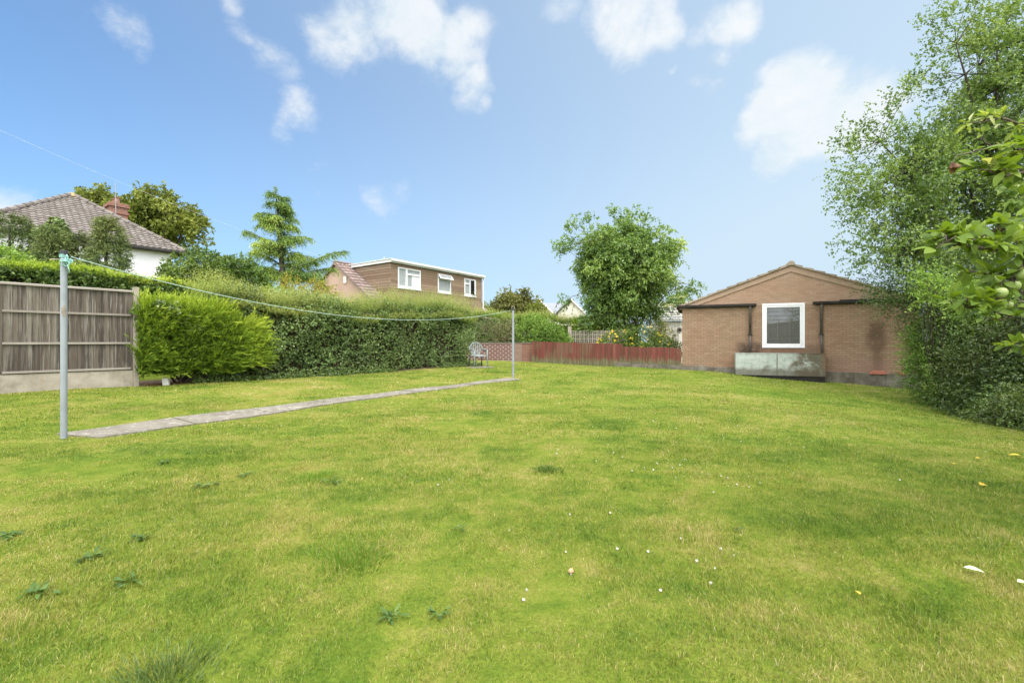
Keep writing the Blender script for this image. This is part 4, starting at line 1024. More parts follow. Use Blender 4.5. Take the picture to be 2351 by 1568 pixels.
# ---------------------------------------------------------------- house behind the viewer: the photograph shows it mirrored in the white window
t = thing('neighbour_house', 'dark tiled house behind the viewer, mirrored in the white window of the brick house', 'house', (2.5, -13, -.3))
m = MB(); m.box(-7, 7, -7, 0, -.3, 2.7); m.build('wall', M['pier'], t)
for sg in (0, 1):
    m = MB(); tile_slope(m, (-7.4 if not sg else 7.4, -3.5, 5.6), (1 if not sg else -1, 0, 0), unit(np.array([0, 3.9 if not sg else -3.9, -3.])), 14.8, 4.95, .6, .7, .03, .04, sub=2); m.build('roof', M['slate'], t)
m = MB(); m.prism([(-6.98, 2.7), (-.02, 2.7), (-3.5, 5.5)], 'x', -6.9, 6.9); m.build('gable', M['pier'], t)
# ---------------------------------------------------------------- plants
def twist(o, d): return unit(d)
def hedge(root, A, D, Nrm, length, thick, z0, zt, n, k, Ls, L, W, mat, bulge=.12, up=.35, core=True, seed=1, name='foliage', nf=1.6, spread=.8, shape='rhomb', frontfrac=.66, ends=True, sh_up=.6, vbase=.48):
    """clipped or loose hedge: shoots with leaves all over a bulging front, top and ends"""
    lv = Leaves(); D = np.asarray(D); Nrm = np.asarray(Nrm)
    s = R.uniform(0, length, n); q = R.random(n); top = zt(s); hh = top-z0
    fr = q < frontfrac
    zz = np.where(fr, z0+hh*R.random(n)**.85, top); off = np.where(fr, 0., -thick*R.random(n))
    nrm = np.where(fr[:, None], np.r_[Nrm, .1][None], np.array([0, 0, 1.])[None])
    # round the shoulder
    sh = np.clip((zz-(top-.35))/.35, 0, 1)*fr; off = off-.16*sh*sh; nrm = nrm+np.array([0, 0, .8])*sh[:, None]
    if ends:
        e = R.random(n) < .07; left = R.random(n) < .5
        s = np.where(e, np.where(left, 0, length), s); off = np.where(e, -thick*R.random(n), off); zz = np.where(e, z0+hh*R.random(n), zz)
        nrm = np.where(e[:, None], np.r_[D, 0][None]*np.where(left, -1, 1)[:, None], nrm)
    p = np.stack([A[0]+D[0]*s+Nrm[0]*off, A[1]+D[1]*s+Nrm[1]*off, zz], -1)
    nrm = unit(nrm); p = p+nrm*(bulge*snoise(p, nf, seed)+.4*bulge*snoise(p, nf*3, seed+1))[:, None]
    p = p-nrm*np.abs(R.normal(0, .10, n))[:, None]
    gq = gz(p[:, 0], p[:, 1]); p[:, 2] = np.maximum(p[:, 2], gq+.02)
    d = nrm*.75+rdir(n)*.55+np.array([0, 0, up])
    v = vbase+.12*snoise(p, 2.3, seed+3)
    shoots(lv, p-unit(d)*Ls*.4, d, Ls*R.uniform(.6, 1.25, n), k, L, W, v, spread=spread, shape=shape, up=sh_up)
    o = lv.build(name, mat, root)
    if core:
        m = MB(); ss = np.linspace(.12, length-.12, max(4, int(length/.3))); vs = []
        for x in ss:
            t_ = float(zt(np.array([x]))[0]); r_ = .05*math.sin(x*4.1)
            for of, z in ((-.26+r_, z0+.02), (-.24-r_, z0+(t_-z0)*.5), (-.34+r_, t_-.26), (-thick+.2, t_-.26), (-thick+.2, z0+.02)):
                vs.append((A[0]+D[0]*x+Nrm[0]*of, A[1]+D[1]*x+Nrm[1]*of, z))
        nn = len(ss); fs = [(i*5+j, i*5+(j+1) % 5, (i+1)*5+(j+1) % 5, (i+1)*5+j) for i in range(nn-1) for j in range(5)]+[(4, 3, 2, 1, 0), tuple((nn-1)*5+j for j in range(5))]
        m.add(vs, fs); m.build('hidden_core', M['twig'], root, world=True)  # solid dark core added inside the leaves to block light
    return o
def wisps(root, A, D, Nrm, length, thick, zt, n, lo, hi, mat, L=.034, W=.016, k=9, name='young_shoots', lean=.35, vb=.5):
    lv = Leaves(); D = np.asarray(D); Nrm = np.asarray(Nrm)
    s = R.uniform(0, length, n); off = .06-R.random(n)*thick
    p = np.stack([A[0]+D[0]*s+Nrm[0]*off, A[1]+D[1]*s+Nrm[1]*off, zt(s)-.12-.15*R.random(n)], -1)
    d = np.array([0, 0, 1.])+rdir(n)*lean+np.r_[Nrm, 0]*.22
    ln = R.uniform(lo, hi, n)*(1+.3*snoise(p, 1.7, 21))
    shoots(lv, p, d, ln, k, L, W, vb+.16*snoise(p, 1.4, 8)+R.normal(0, .05, n), spread=.75, sag=.12, tip=.3, t0=.15)
    return lv.build(name, mat, root)
def blob(lv, ells, n, Ls, k, L, W, var=.5, out=.7, up=.3, spread=.8, shell=.2, gap=-2., gf=1.8, seed=0, shape='rhomb', lump=.14, sag=.2, zmin=None, jit=.12, sh_up=.6, vn=.14):
    """leafy shoots spread through overlapping ellipsoids, densest near the outside"""
    E = np.array(ells, float); wts = (E[:, 3]*E[:, 4]*E[:, 5])**.667; idx = R.choice(len(E), n, p=wts/wts.sum()); e = E[idx]
    dr = rdir(n); r = 1-np.abs(R.normal(0, shell, n)); r = np.clip(r, .1, 1)
    w = e[:, :3]+dr*e[:, 3:]
    r = r*(1+lump*snoise(w, gf, seed+5)+.5*lump*snoise(w, gf*2.7, seed+6))
    p = e[:, :3]+dr*e[:, 3:]*r[:, None]
    keep = snoise(p, gf*1.3, seed+9) > gap
    if zmin is not None: keep &= p[:, 2] > (gz(p[:, 0], p[:, 1])+zmin)
    p, dr = p[keep], dr[keep]; n = len(p)
    d = dr*out+rdir(n)*.6+np.array([0, 0, up])
    shoots(lv, p, d, Ls*R.uniform(.5, 1.4, n), k, L, W, var+vn*snoise(p, gf, seed+2), spread=spread, shape=shape, sag=sag, jit=jit, up=sh_up)
    return p
def stems(root, base, tips, r0=.016, name='stems', mat='darkbark'):
    m = MB(); b = np.asarray(base, float)
    for tpt in tips:
        tpt = np.asarray(tpt, float); mid = b*.5+tpt*.5+np.array([random.uniform(-.1, .1), random.uniform(-.1, .1), .1])
        m.tube([b+np.array([random.uniform(-.1, .1), random.uniform(-.1, .1), -.05]), mid, tpt], [r0, r0*.7, r0*.25], 6)
    return m.build(name, M[mat], root, world=True, smooth=True)
def shrub(label, cat, base, ells, n, Ls, k, L, W, mat, name='shrub', group=None, stem_r=.016, **kw):
    bz = float(gz(base[0], base[1])); t = thing(name, label, cat, (base[0], base[1], bz), 0, group)
    lv = Leaves(); p = blob(lv, ells, n, Ls, k, L, W, **kw)
    lv.build('foliage', M[mat], t)
    tips = p[R.choice(len(p), min(16, len(p)), replace=False)]
    stems(t, (base[0], base[1], bz), tips, stem_r)
    return t, p
def tree(label, base, ells, nclump, clump_r, per, k, Ls, L, W, mat, trunk_r=.12, fork=.35, name='tree', seed=0, shell=.3, spread=.8, droop=.2, sag=.25, nl=8, gap=-1., gf=1., upb=.25, barkm='bark', group=None, twig_r=.012, drw=.6, extra=None, lean=(0, 0), cat='tree', vb=.48, lump=.16):
    bz = float(gz(base[0], base[1])) if len(base) == 2 else base[2]
    t = thing(name, label, cat, (base[0], base[1], bz), 0, group)
    E = np.array(ells, float); wts = E[:, 3]*E[:, 4]*E[:, 5]; idx = R.choice(len(E), nclump, p=wts/wts.sum())
    dr = rdir(nclump); r = np.clip(1-np.abs(R.normal(0, shell, nclump)), .15, 1)
    w = E[idx, :3]+dr*E[idx, 3:]; r = r*(1+lump*snoise(w, gf, seed+3))
    c = E[idx, :3]+dr*E[idx, 3:]*r[:, None]
    kp = snoise(c, gf, seed) > gap; c = c[kp]; dr = dr[kp]
    if extra is not None: c = np.concatenate([c, extra]); dr = np.concatenate([dr, unit(extra-E[0, :3])])
    cen = (E[:, :3]*wts[:, None]).sum(0)/wts.sum()
    top = np.array([cen[0]+lean[0], cen[1]+lean[1], c[:, 2].max()])
    b = np.array([base[0], base[1], bz])
    m = MB(); tr = []
    for s in np.linspace(0, .86, 9):
        p = b*(1-s)+top*s; p[:2] += .12*math.sin(s*5+seed)*np.array([1, .6])*(s > .05); tr.append(p)
    rad = [trunk_r*(1-.88*i/8)*(1.35 if i == 0 else 1) for i in range(9)]
    m.tube([tr[0]-np.array([0, 0, .2])]+tr, [rad[0]]+rad, 10)
    tr = np.array(tr)
    # limbs to spread-out clump centres, then twigs from limbs to every clump
    pick = [int(R.integers(len(c)))]
    while len(pick) < min(nl, len(c)):
        dm = np.min(np.linalg.norm(c[:, None]-c[pick][None], axis=2), 1); pick.append(int(np.argmax(dm)))
    nodes = list(tr[3:])
    for i in pick:
        q = cen+(c[i]-cen)*.8; h = np.clip((q[2]-bz)/(top[2]-bz)-.28, fork*.6, .72); j = int(round(h/.86*8)); st = tr[min(max(j, 1), 7)]
        mid = st*.55+q*.45+np.array([0, 0, -.08*np.linalg.norm(q-st)]); mid2 = st*.22+q*.78
        rr_ = trunk_r*.42
        m.tube([st, mid, mid2, q], [rr_, rr_*.7, rr_*.45, rr_*.2], 7); nodes += [mid, mid2, q]
    nodes = np.array(nodes)
    for q in c:
        j = np.argmin(np.linalg.norm(nodes-q, axis=1)+.25*np.maximum(nodes[:, 2]-q[2], 0)); st = nodes[j]
        mid = st*.5+q*.5+R.normal(0, .06, 3)
        m.tube([st, mid, q], [twig_r*1.5, twig_r, twig_r*.4], 4, cap=False)
    m.build('trunk', M[barkm], t, world=True, smooth=True)
    lv = Leaves(); nC = len(c); base_ = np.repeat(c, per, 0)+R.normal(0, 1, (nC*per, 3))*clump_r*.42
    d = np.repeat(dr, per, 0)*drw+rdir(nC*per)*.75+np.array([0, 0, upb])
    cv = np.repeat(vb+R.normal(0, .10, nC)+.10*snoise(c, gf*1.5, seed+7), per)
    shoots(lv, base_, d, Ls*R.uniform(.5, 1.35, nC*per), k, L, W, cv, spread=spread, droop=droop, sag=sag)
    lv.build('crown', M[mat], t)
    return t
A3 = lambda d, s: LA+LN*d+LD*s      # a point d metres towards the lawn from the left boundary, s along it
# long mixed hedge on the left boundary
hz = lambda s: 2.24+.05*(s/9)+.10*np.sin(s*.9+1)+.05*np.sin(s*2.7)
t = thing('hedge', 'long dark green mixed hedge with wispy pale shoots on top between lime hedge and chair', 'hedge', (*A3(-.5, 5), .15))
hedge(t, A3(-.08, 1.4), LD, LN, 9.15, 1.15, .16, hz, 7600, 8, .34, .07, .042, M['hedge'], bulge=.24, seed=2, nf=2.9, vbase=.54)
wisps(t, A3(-.06, 1.2), LD, LN, 9.5, 1.1, hz, 9000, .2, .95, M['hedge_tip'])
wisps(t, A3(.02, 1.6), LD, LN, 9.15, .25, lambda s: hz(s)-.22, 2200, .16, .34, M['hedge_tip'], lean=.7, name='side_shoots')
# lime conifer hedge
t = thing('conifer_hedge', 'bright lime green feathery conifer hedge beside the grey timber fence', 'hedge', (*A3(0, 1.2), .15))
lz = lambda s: np.where(s < 1.75, 1.78-.02*s, 1.78-.02*s-.62*np.clip((s-1.75)/.3, 0, 1))
def sprays(root, A, length, zlo, lz_, n, name, vb, dirb, outw=.36):
    lv = Leaves(); s = R.uniform(0, length, n); q = R.random(n); top = lz_(s)
    fr = q < .72; zz = np.where(fr, zlo+.06+(top-zlo-.06)*R.random(n), top); off = np.where(fr, outw, outw-.75*R.random(n))
    sh = np.clip((zz-(top-.3))/.3, 0, 1)*fr; off = off-.05*sh*sh; off = off-.08*np.clip((zlo+.3-zz)/.3, 0, 1)-.2*np.clip((s-length+.3)/.3, 0, 1)**2
    p = np.stack([A[0]+LD[0]*s+LN[0]*off, A[1]+LD[1]*s+LN[1]*off, zz], -1)
    p += np.r_[LN, 0]*(.09*snoise(p, 2.6, 31)+.06*snoise(p, 6, 32))[:, None]-np.r_[LN, 0]*np.abs(R.normal(0, .11, n))[:, None]
    d = np.r_[LN, 0]*.42+np.array([LD[0]*.24, LD[1]*.24, .55])+rdir(n)*.62+np.asarray(dirb)
    d = d+np.array([0, 0, .5])*(~fr)[:, None]
    p = p-unit(d)*.13
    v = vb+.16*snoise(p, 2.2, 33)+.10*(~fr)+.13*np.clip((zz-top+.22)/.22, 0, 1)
    shoots(lv, p, d, R.uniform(.2, .62, n), 16, .12, .0155, v+R.normal(0, .15, n), spread=.22, droop=-.05, sag=.05, tip=.34, jit=.09, up=.3)
    return lv.build(name, M['lime'], root)
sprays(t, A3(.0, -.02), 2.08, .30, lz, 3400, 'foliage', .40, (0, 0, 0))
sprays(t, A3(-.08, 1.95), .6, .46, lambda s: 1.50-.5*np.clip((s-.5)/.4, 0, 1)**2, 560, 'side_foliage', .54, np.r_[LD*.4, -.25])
m = MB(); vs = []
for d_, s_ in ((.12, .15), (.12, 2.05), (-.05, 2.6), (-.4, 2.6), (-.4, .15)):
    for z in (.42, 1.5 if s_ < 2.3 else 1.1): vs.append((*A3(d_, s_), z))
m.add(vs, [(0, 2, 3, 1), (2, 4, 5, 3), (4, 6, 7, 5), (6, 8, 9, 7), (8, 0, 1, 9), (1, 3, 5, 7, 9), (8, 6, 4, 2, 0)]); m.build('hidden_core', M['twig'], t, world=True)  # unseen solid core, added so no light passes through the lime hedge
stems(t, (*A3(-.1, .8), .15), [(*A3(.05, s_), .6) for s_ in (.2, .5, .9, 1.3, 1.8, 2.3)], .03)
# ivy on the lime hedge
t = thing('ivy', 'dark ivy growing over the top left corner of the lime hedge beside the post', 'ivy', (*A3(.3, .3), 1.6)); lv = Leaves()
for c_, r_, n_ in (((*A3(.36, .55), 1.86), .20, 110), ((*A3(.38, .80), 1.62), .16, 70), ((*A3(.36, .30), 1.93), .13, 60), ((*A3(.12, -.02), 1.80), .13, 60), ((*A3(.40, 1.0), 1.40), .12, 34), ((*A3(.1, .0), 1.6), .07, 20)):
    p = np.asarray(c_)+rdir(n_)*np.array([r_, r_, r_])*R.random((n_, 1))**.5
    a_ = rdir(n_)*.6+np.array([0, 0, -.6])+np.r_[LN, 0]*.3; lv.add(p, a_, np.r_[LN, .35]+rdir(n_)*.4, .07*R.uniform(.6, 1.2, n_), .062, .5+R.normal(0, .15, n_))
lv.build('foliage', M['ivy'], t); m = MB(); m.tube([(*A3(.1, .1), .3), (*A3(.28, .2), 1.2), (*A3(.3, .5), 1.8), (*A3(.3, .9), 1.5)], .008, 6); m.build('stem', M['darkbark'], t, world=True)
# low ivy along the foot of the hedge
t = thing('ground_ivy', 'low dark ivy creeping along the foot of the long hedge', 'ivy', (*A3(.1, 5), .16)); lv = Leaves()
n = 5200; s_ = R.uniform(1.0, 10.9, n)**1.0; d_ = .24-np.abs(R.normal(0, .16, n)); p = np.stack([LA[0]+LN[0]*d_+LD[0]*s_, LA[1]+LN[1]*d_+LD[1]*s_, 0*s_], -1)
p[:, 2] = gz(p[:, 0], p[:, 1])+.02+.30*R.random(n)**2*np.clip(.3-d_, 0, .5)/.3
p = p[snoise(p, 1.1, 77) > -.35]; n = len(p); lv.add(p, rdir(n)*.7+np.r_[LN, 0]*.5, np.r_[LN*.6, .8]+rdir(n)*.5, .055*R.uniform(.6, 1.3, n), .042, .45+R.normal(0, .15, n)); lv.build('foliage', M['ivy'], t)
lv = Leaves(); n = 700
s_ = R.uniform(.1, 2.4, n); d_ = R.uniform(-.25, .24, n); p = np.stack([LA[0]+LN[0]*d_+LD[0]*s_, LA[1]+LN[1]*d_+LD[1]*s_, s_*0], -1); p[:, 2] = gz(p[:, 0], p[:, 1])+.018
lv.add(p, rdir(n)*np.array([1, 1, .15]), np.array([0, 0, 1])+rdir(n)*.4, .04, .024, R.random(n)); o = lv.build('leaf_litter', M['brownleaf'], None); tag(o, kind='stuff')
m = MB(); m.prism([(-.06, 0), (.06, 0), (.05, .15), (-.055, .165)], 'y', -.045, .045); o = m.build('stone_block', M['white_block'], bevel=.01); p = A3(.17, .50)
o.location = (p[0], p[1], float(gz(p[0], p[1]))); o.rotation_euler = (.08, -.1, .3); tag(o, 'small pale stone block standing at the foot of the lime hedge', 'block')

# clipped hedge in the next garden, behind the fence
cz = lambda s: 2.84-.0*s-.22*np.clip((s-7.2)/2.2, 0, 1)+.03*np.sin(s*3)
t = thing('clipped_hedge', 'tall clipped hedge with ivy leaves and yellow green top behind the grey fence', 'hedge', (*A3(-2.7, -2), .1))
hedge(t, A3(-2.6, -7.5), LD, LN, 10.4, 1.3, .4, cz, 9500, 6, .16, .082, .062, M['clip'], bulge=.07, seed=6, nf=2.2, up=.0, sh_up=.2)
wisps(t, A3(-2.62, -7.5), LD, LN, 10.2, 1.2, lambda s: cz(s)+.12, 7500, .12, .28, M['lime'], L=.055, W=.014, k=8, vb=.8)
# dark conifers in front of the white house
def conifer(label, px, Y, topy, rad, zb, n, mat='yew', seed=0, blunt=.5, group='dark conifers before the white house'):
    p0 = P(px, CY, Y); top = H+(CY-topy)/F*Y; t = thing('conifer', label, 'conifer', (p0[0], p0[1], .1), 0, group)
    h = R.random(n); prof = (1-h)**blunt; r = rad*prof*(1-np.abs(R.normal(0, .22, n))); az = R.uniform(0, 2*PI, n)
    p = np.stack([p0[0]+r*np.cos(az), p0[1]+r*np.sin(az), zb+(top-zb)*h], -1)
    dr = np.stack([np.cos(az), np.sin(az), az*0], -1); p += dr*(rad*.22*snoise(p, 2.0, seed)+.10*rad*snoise(p, 5, seed+1))[:, None]
    lv = Leaves(); d = dr*.75+np.array([0, 0, .55])+rdir(n)*.45
    shoots(lv, p, d, R.uniform(.18, .42, n), 12, .085, .022, .46+.17*snoise(p, 2.4, seed+2), spread=.45, droop=.1, sag=.35, tip=.22)
    lv.build('crown', M[mat], t)
    m = MB(); m.tube([(p0[0], p0[1], 0), (p0[0], p0[1], top-.3)], [.12, .02], 8); m.build('trunk', M['darkbark'], t, world=True); return t
conifer('broad dark conifer at the left edge behind the clipped hedge', 22, 14.2, 502, 1.25, .8, 3000, seed=40, blunt=.45)
conifer('dark conifer just right of the broad one, under the ivy clad stump', 118, 14.0, 528, .95, .8, 2400, seed=43)
conifer('low dark conifer filling the gap before the pointed one', 178, 14.6, 540, .6, .8, 1200, seed=46)
conifer('pointed dark green conifer beside the white house wall', 243, 14.4, 507, 1.05, .8, 3000, seed=49, blunt=.8)
t = thing('ivy_stump', 'tall stump thickly covered in dark green ivy in front of the tiled roof', 'tree', (*P(131, CY, 14.9)[:2], .1)); lv = Leaves(); q = P(131, 530, 14.9)
n = 1500; dr = rdir(n); p = np.array([q[0], q[1], 0])+np.stack([dr[:, 0]*.36, dr[:, 1]*.36, 3.9+dr[:, 2]*1.25+0*dr[:, 2]], -1)*np.array([1, 1, 1]); p += dr*.06*snoise(p, 3, 12)[:, None]
lv.add(p, dr*.3+np.array([0, 0, -.7])+rdir(n)*.5, dr+np.array([0, 0, .3])+rdir(n)*.35, .12*R.uniform(.6, 1.2, n), .10, .5+.2*snoise(p, 3, 3)); lv.build('foliage', M['ivy'], t)
m = MB(); m.tube([(q[0], q[1], 0), (q[0], q[1], 5.0)], [.25, .2], 10); m.build('trunk', M['darkbark'], t, world=True)
b = P(10, 600, 11.6); shrub('light green leafy shrub at the left edge in front of the broad conifer', 'shrub', (b[0], b[1]), [(b[0]-.1, b[1], b[2]-.05, .55, .5, .35)], 420, .25, 8, .07, .04, 'green', seed=51, var=.72)
# big bush right of the white house
b = P(478, CY, 15.6); x, y = b[:2]
shrub('large rounded dark green leafy bush to the right of the white house', 'bush', (x, y), [(x-.2, y, 2.75, 1.25, 1.2, 1.45), (x+.75, y, 2.6, 1.15, 1., 1.2), (x-.5, y, 2.2, 1.1, 1., 1.)], 4600, .36, 11, .105, .052, 'bush', name='bush', seed=60, shell=.22, up=.15, out=.8, sag=.35, gf=1.5, lump=.2)
b = P(566, 620, 15.9); shrub('loose pale green bush between the dark bush and the cedar', 'bush', (b[0], b[1]), [(b[0], b[1], 2.8, .75, .6, .95)], 520, .45, 10, .085, .035, 'green', name='bush', seed=64, up=.5, gf=2., gap=-.4, var=.6)
b = P(610, 660, 14.0); shrub('low yellow green conifer shrub under the cedar behind the long hedge', 'shrub', (b[0], b[1]), [(b[0], b[1], 2.0, 1.1, .5, .82)], 1100, .22, 12, .06, .013, 'lime', seed=66, var=.42, spread=.4)
b = P(705, 650, 16.6); x, y = b[:2]
shrub('golden yellow shrub standing before the bungalow gable', 'shrub', (x, y), [(x-.15, y, 2.5, .75, .6, .95), (x+.6, y-.2, 2.15, .85, .6, .95), (x-.6, y+.1, 2.9, .4, .4, .55), (x+1.1, y-.5, 1.9, .6, .5, .7)], 1700, .3, 10, .06, .038, 'yellow', seed=70, shell=.25, gf=2.2, lump=.22, gap=-.9)

# cedar with tiered drooping branches
def cedar():
    Y0 = 19.0; b = P(652, CY, Y0); t = thing('cedar_tree', 'tiered pale green cedar tree with drooping branch tips beside the bungalow', 'tree', (b[0], b[1], .1))
    top = P(632, 430, Y0); m = MB(); tr = [np.array([b[0], b[1], 0]), P(650, 640, Y0), P(641, 540, Y0), P(636, 470, Y0), top]
    m.tube(tr, [.17, .12, .075, .035, .008], 8)
    lv = Leaves(); brs = []
    def tz(z):
        for i in range(len(tr)-1):
            if tr[i][2] <= z <= tr[i+1][2]:
                f = (z-tr[i][2])/(tr[i+1][2]-tr[i][2]); return tr[i]*(1-f)+tr[i+1]*f
        return tr[-1]
    # main tiers as seen, then further branches all round
    for tx, ty, sy, dy in ((565, 527, 562, .3), (713, 545, 552, -.3), (792, 570, 628, -.5), (577, 577, 612, .2), (768, 612, 640, .4), (592, 615, 632, -.6), (586, 556, 590, -.9), (690, 588, 600, .6), (598, 497, 520, .1), (672, 520, 518, .2), (606, 505, 512, -.5), (735, 622, 640, -.8), (615, 634, 640, -.7), (700, 630, 645, .9)):
        z = H+(CY-sy)/F*Y0; st = tz(z); tip = P(tx, ty, Y0+dy); brs.append((st, tip))
    for k in range(34):
        z = R.uniform(3.4, 7.2); st = tz(z); fr = (7.6-z)/4.2; ln = .25+1.65*fr*R.uniform(.55, 1.); az = R.uniform(0, 2*PI)
        brs.append((st, st+np.array([math.cos(az)*ln, math.sin(az)*ln, R.normal(.02, .14)*ln])))
    for k in range(16):
        z = R.uniform(5.6, 7.25); st = tz(z); ln = (7.75-z)*.52*R.uniform(.7, 1.1); az = R.uniform(0, 2*PI); brs.append((st, st+np.array([math.cos(az)*ln, math.sin(az)*ln, R.normal(.02, .08)*ln])))
    for st, tip in brs:
        ln = np.linalg.norm(tip-st); c1 = st*.55+tip*.45+np.array([R.normal(0, .08), R.normal(0, .08), (.10+R.normal(0, .09))*ln]); pts = [st*(1-s)**2+2*c1*s*(1-s)+tip*s*s for s in np.linspace(0, 1, 7)]
        pts[-1] = pts[-1]-np.array([0, 0, .05*ln]); m.tube(pts, list(np.linspace(.035, .008, 7)*(.5+.4*ln)), 5)
        n = int(100*ln)+22; s = R.random(n)**.75; i = np.minimum((s*6).astype(int), 5); f = (s*6-i)[:, None]; pp = np.array(pts)
        p = pp[i]*(1-f)+pp[i+1]*f; al = unit(tip-st); sd = unit(np.cross(al, (0, 0, 1)))
        wdt = .30*np.sin(PI*np.clip(s*.85+.15, 0, 1))*min(1, .35+.45*ln)
        p = p+sd*(R.normal(0, .6, n)*wdt)[:, None]; p[:, 2] += R.normal(.015, .03, n)
        d = al*.65+sd*R.normal(0, .6, n)[:, None]+np.array([0, 0, -.28])+rdir(n)*.35
        shoots(lv, p, d, R.uniform(.12, .34, n), 12, .065, .02, .52+.18*snoise(p, 2.6, 90)+.1*(s-.5), spread=.55, droop=.3, sag=.65, tip=.3, up=.5)
    n = 190; z = R.uniform(6.2, top[2], n); p = np.array([tz(q) for q in z]); az = R.uniform(0, 2*PI, n); d = np.stack([np.cos(az), np.sin(az), .25+az*0], -1)
    shoots(lv, p, d, (top[2]+.1-z)*.32+.05, 9, .05, .015, .55, spread=.5, sag=.3)
    lv.build('crown', M['cedar'], t); m.build('trunk', M['bark'], t, world=True, smooth=True)
cedar()
# broadleaf trees far behind the white house
b = P(372, CY, 40); tree('spreading olive green oak behind the white house, gaps of sky at its right', (b[0], b[1], 0), [(b[0]-1.2, b[1], 12.2, 2.6, 2.5, 2.1), (b[0]+1.4, b[1], 11.0, 2.4, 2.4, 1.9), (b[0]-2.2, b[1], 10.6, 1.9, 2, 2.2), (b[0]+2.6, b[1], 10.0, 1.3, 1.6, 1.4)], 170, .75, 26, 7, .5, .24, .17, 'oak', trunk_r=.4, seed=3, shell=.28, gap=-.75, gf=.9, twig_r=.03, nl=9, name='oak_tree', group='olive green trees behind the white house')
b = P(222, CY, 42); tree('smaller olive green tree showing over the peak of the tiled roof', (b[0], b[1], 0), [(b[0], b[1], 12.7, 2.1, 2., 2.0), (b[0]-2.2, b[1], 11.8, 1.6, 1.5, 1.1), (b[0]+1.6, b[1], 12., 1.1, 1.2, 1.3)], 90, .7, 24, 7, .5, .24, .17, 'oak', trunk_r=.35, seed=8, shell=.3, gap=-.9, gf=.9, twig_r=.03, name='oak_tree', group='olive green trees behind the white house')
# mass behind the brick garden wall
t = thing('hedge', 'loose light green hedge behind the brick garden wall, left of the round tree', 'hedge', (.8, 23, .1))
h2 = lambda s: 2.55-.06*s+.08*np.sin(s*2.1)
D2 = unit(np.array([1., -.10])); N2 = np.array([D2[1], -D2[0]])
hedge(t, np.array([-2.4, 23.2]), D2, N2, 8.8, 1.2, .2, h2, 5600, 8, .28, .06, .034, M['green'], bulge=.16, seed=90, vbase=.55)
wisps(t, np.array([-2.4, 23.2]), D2, N2, 6.6, 1.1, h2, 2600, .25, .7, M['hedge_tip'], L=.042, W=.02)
b = P(1140, CY, 21.9); x, y = b[:2]
shrub('grey green shrub with buff dried flower heads behind the brick wall', 'shrub', (x, y), [(x-.3, y, 1.25, .95, .5, .85), (x+.5, y, 1.3, .75, .5, .8), (x+1.1, y, 1.0, .7, .5, .5)], 1500, .3, 9, .075, .026, 'teal', seed=94, shell=.22, gf=2.4, lump=.18)
b = P(1238, CY, 21.6); x, y = b[:2]
shrub('domed bright green shrub trailing down to the red fence', 'shrub', (x, y), [(x-.25, y, 1.25, .85, .6, 1.0), (x+.45, y-.1, 1.05, .85, .55, .85), (x+.95, y-.2, .85, .6, .45, .6)], 1900, .28, 9, .075, .042, 'green', seed=97, shell=.16, gf=2.2, lump=.12)
b = P(1338, 745, 22.4); x, y = b[:2]
shrub('weeping yellow green shrub hanging over the pierced screen wall', 'shrub', (x, y), [(x, y, 1.7, .5, .4, .55), (x+.35, y, 1.5, .45, .4, .5)], 480, .4, 10, .09, .022, 'lime', seed=99, sag=.7, spread=.4, var=.5)
b = P(1182, CY, 45); tree('dark rounded tree far off behind the hedge, right of the bungalow', (b[0], b[1], 0), [(b[0], b[1], 4.1, 2.3, 2, 1.8), (b[0]+1.5, b[1], 3.5, 1.6, 1.5, 1.3), (b[0]-1.5, b[1], 3.6, 1.2, 1.3, 1.2)], 120, .7, 26, 7, .5, .22, .15, 'far', trunk_r=.3, seed=12, shell=.25, twig_r=.03, gf=1.1, lump=.12)
b = P(1232, CY, 43); shrub('olive green bush at the right foot of the far dark tree', 'bush', (b[0], b[1]), [(b[0], b[1], 3.3, 1.0, .8, 1.3), (b[0]-5.3, b[1], 3.5, 1.0, .8, 1.1)], 620, .5, 8, .2, .13, 'oak', name='bush', seed=102)
# round cherry tree
b = P(1436, CY, 22.5); x, y = b[:2]
ex = np.array([P(1590, 655, 22.0), P(1575, 668, 22.1), P(1556, 668, 22.3), P(1292, 568, 22.5), P(1305, 562, 22.5), P(1318, 560, 22.4), P(1300, 690, 22.3), P(1312, 520, 22.5), P(1548, 566, 22.4), P(1452, 492, 22.4), P(1412, 490, 22.6), P(1350, 512, 22.4), P(1478, 500, 22.5), P(1520, 530, 22.6), P(1345, 735, 21.9)])
tree('round headed leafy green tree standing behind the red fence', (x, y), [(x-.1, y, 4.6, 2.25, 2.1, 2.0), (x-.55, y, 5.3, 1.9, 1.8, 1.7), (x+.75, y, 4.9, 1.75, 1.7, 1.6), (x-.1, y, 3.05, 1.85, 1.7, 1.2), (x-.2, y, 2.4, 1.35, 1.2, .75)], 380, .42, 26, 9, .42, .138, .066, 'cherry', trunk_r=.13, seed=21, shell=.30, droop=.5, sag=.45, gap=-.95, gf=1.7, extra=ex, nl=10, name='cherry_tree', lump=.14, spread=.7)
b = P(1452, CY, 20.9); x, y = b[:2]
t, p = shrub('spreading green shrub with large yellow flowers above the red fence', 'shrub', (x, y), [(x-.6, y, 1.0, .9, .5, .55), (x+.45, y, 1.05, 1.0, .5, .7), (x+1.2, y-.2, .8, .8, .5, .5), (x+1.75, y-.4, .7, .5, .4, .35)], 1500, .26, 9, .07, .034, 'bush', seed=110, shell=.2, gf=2.4, var=.58)
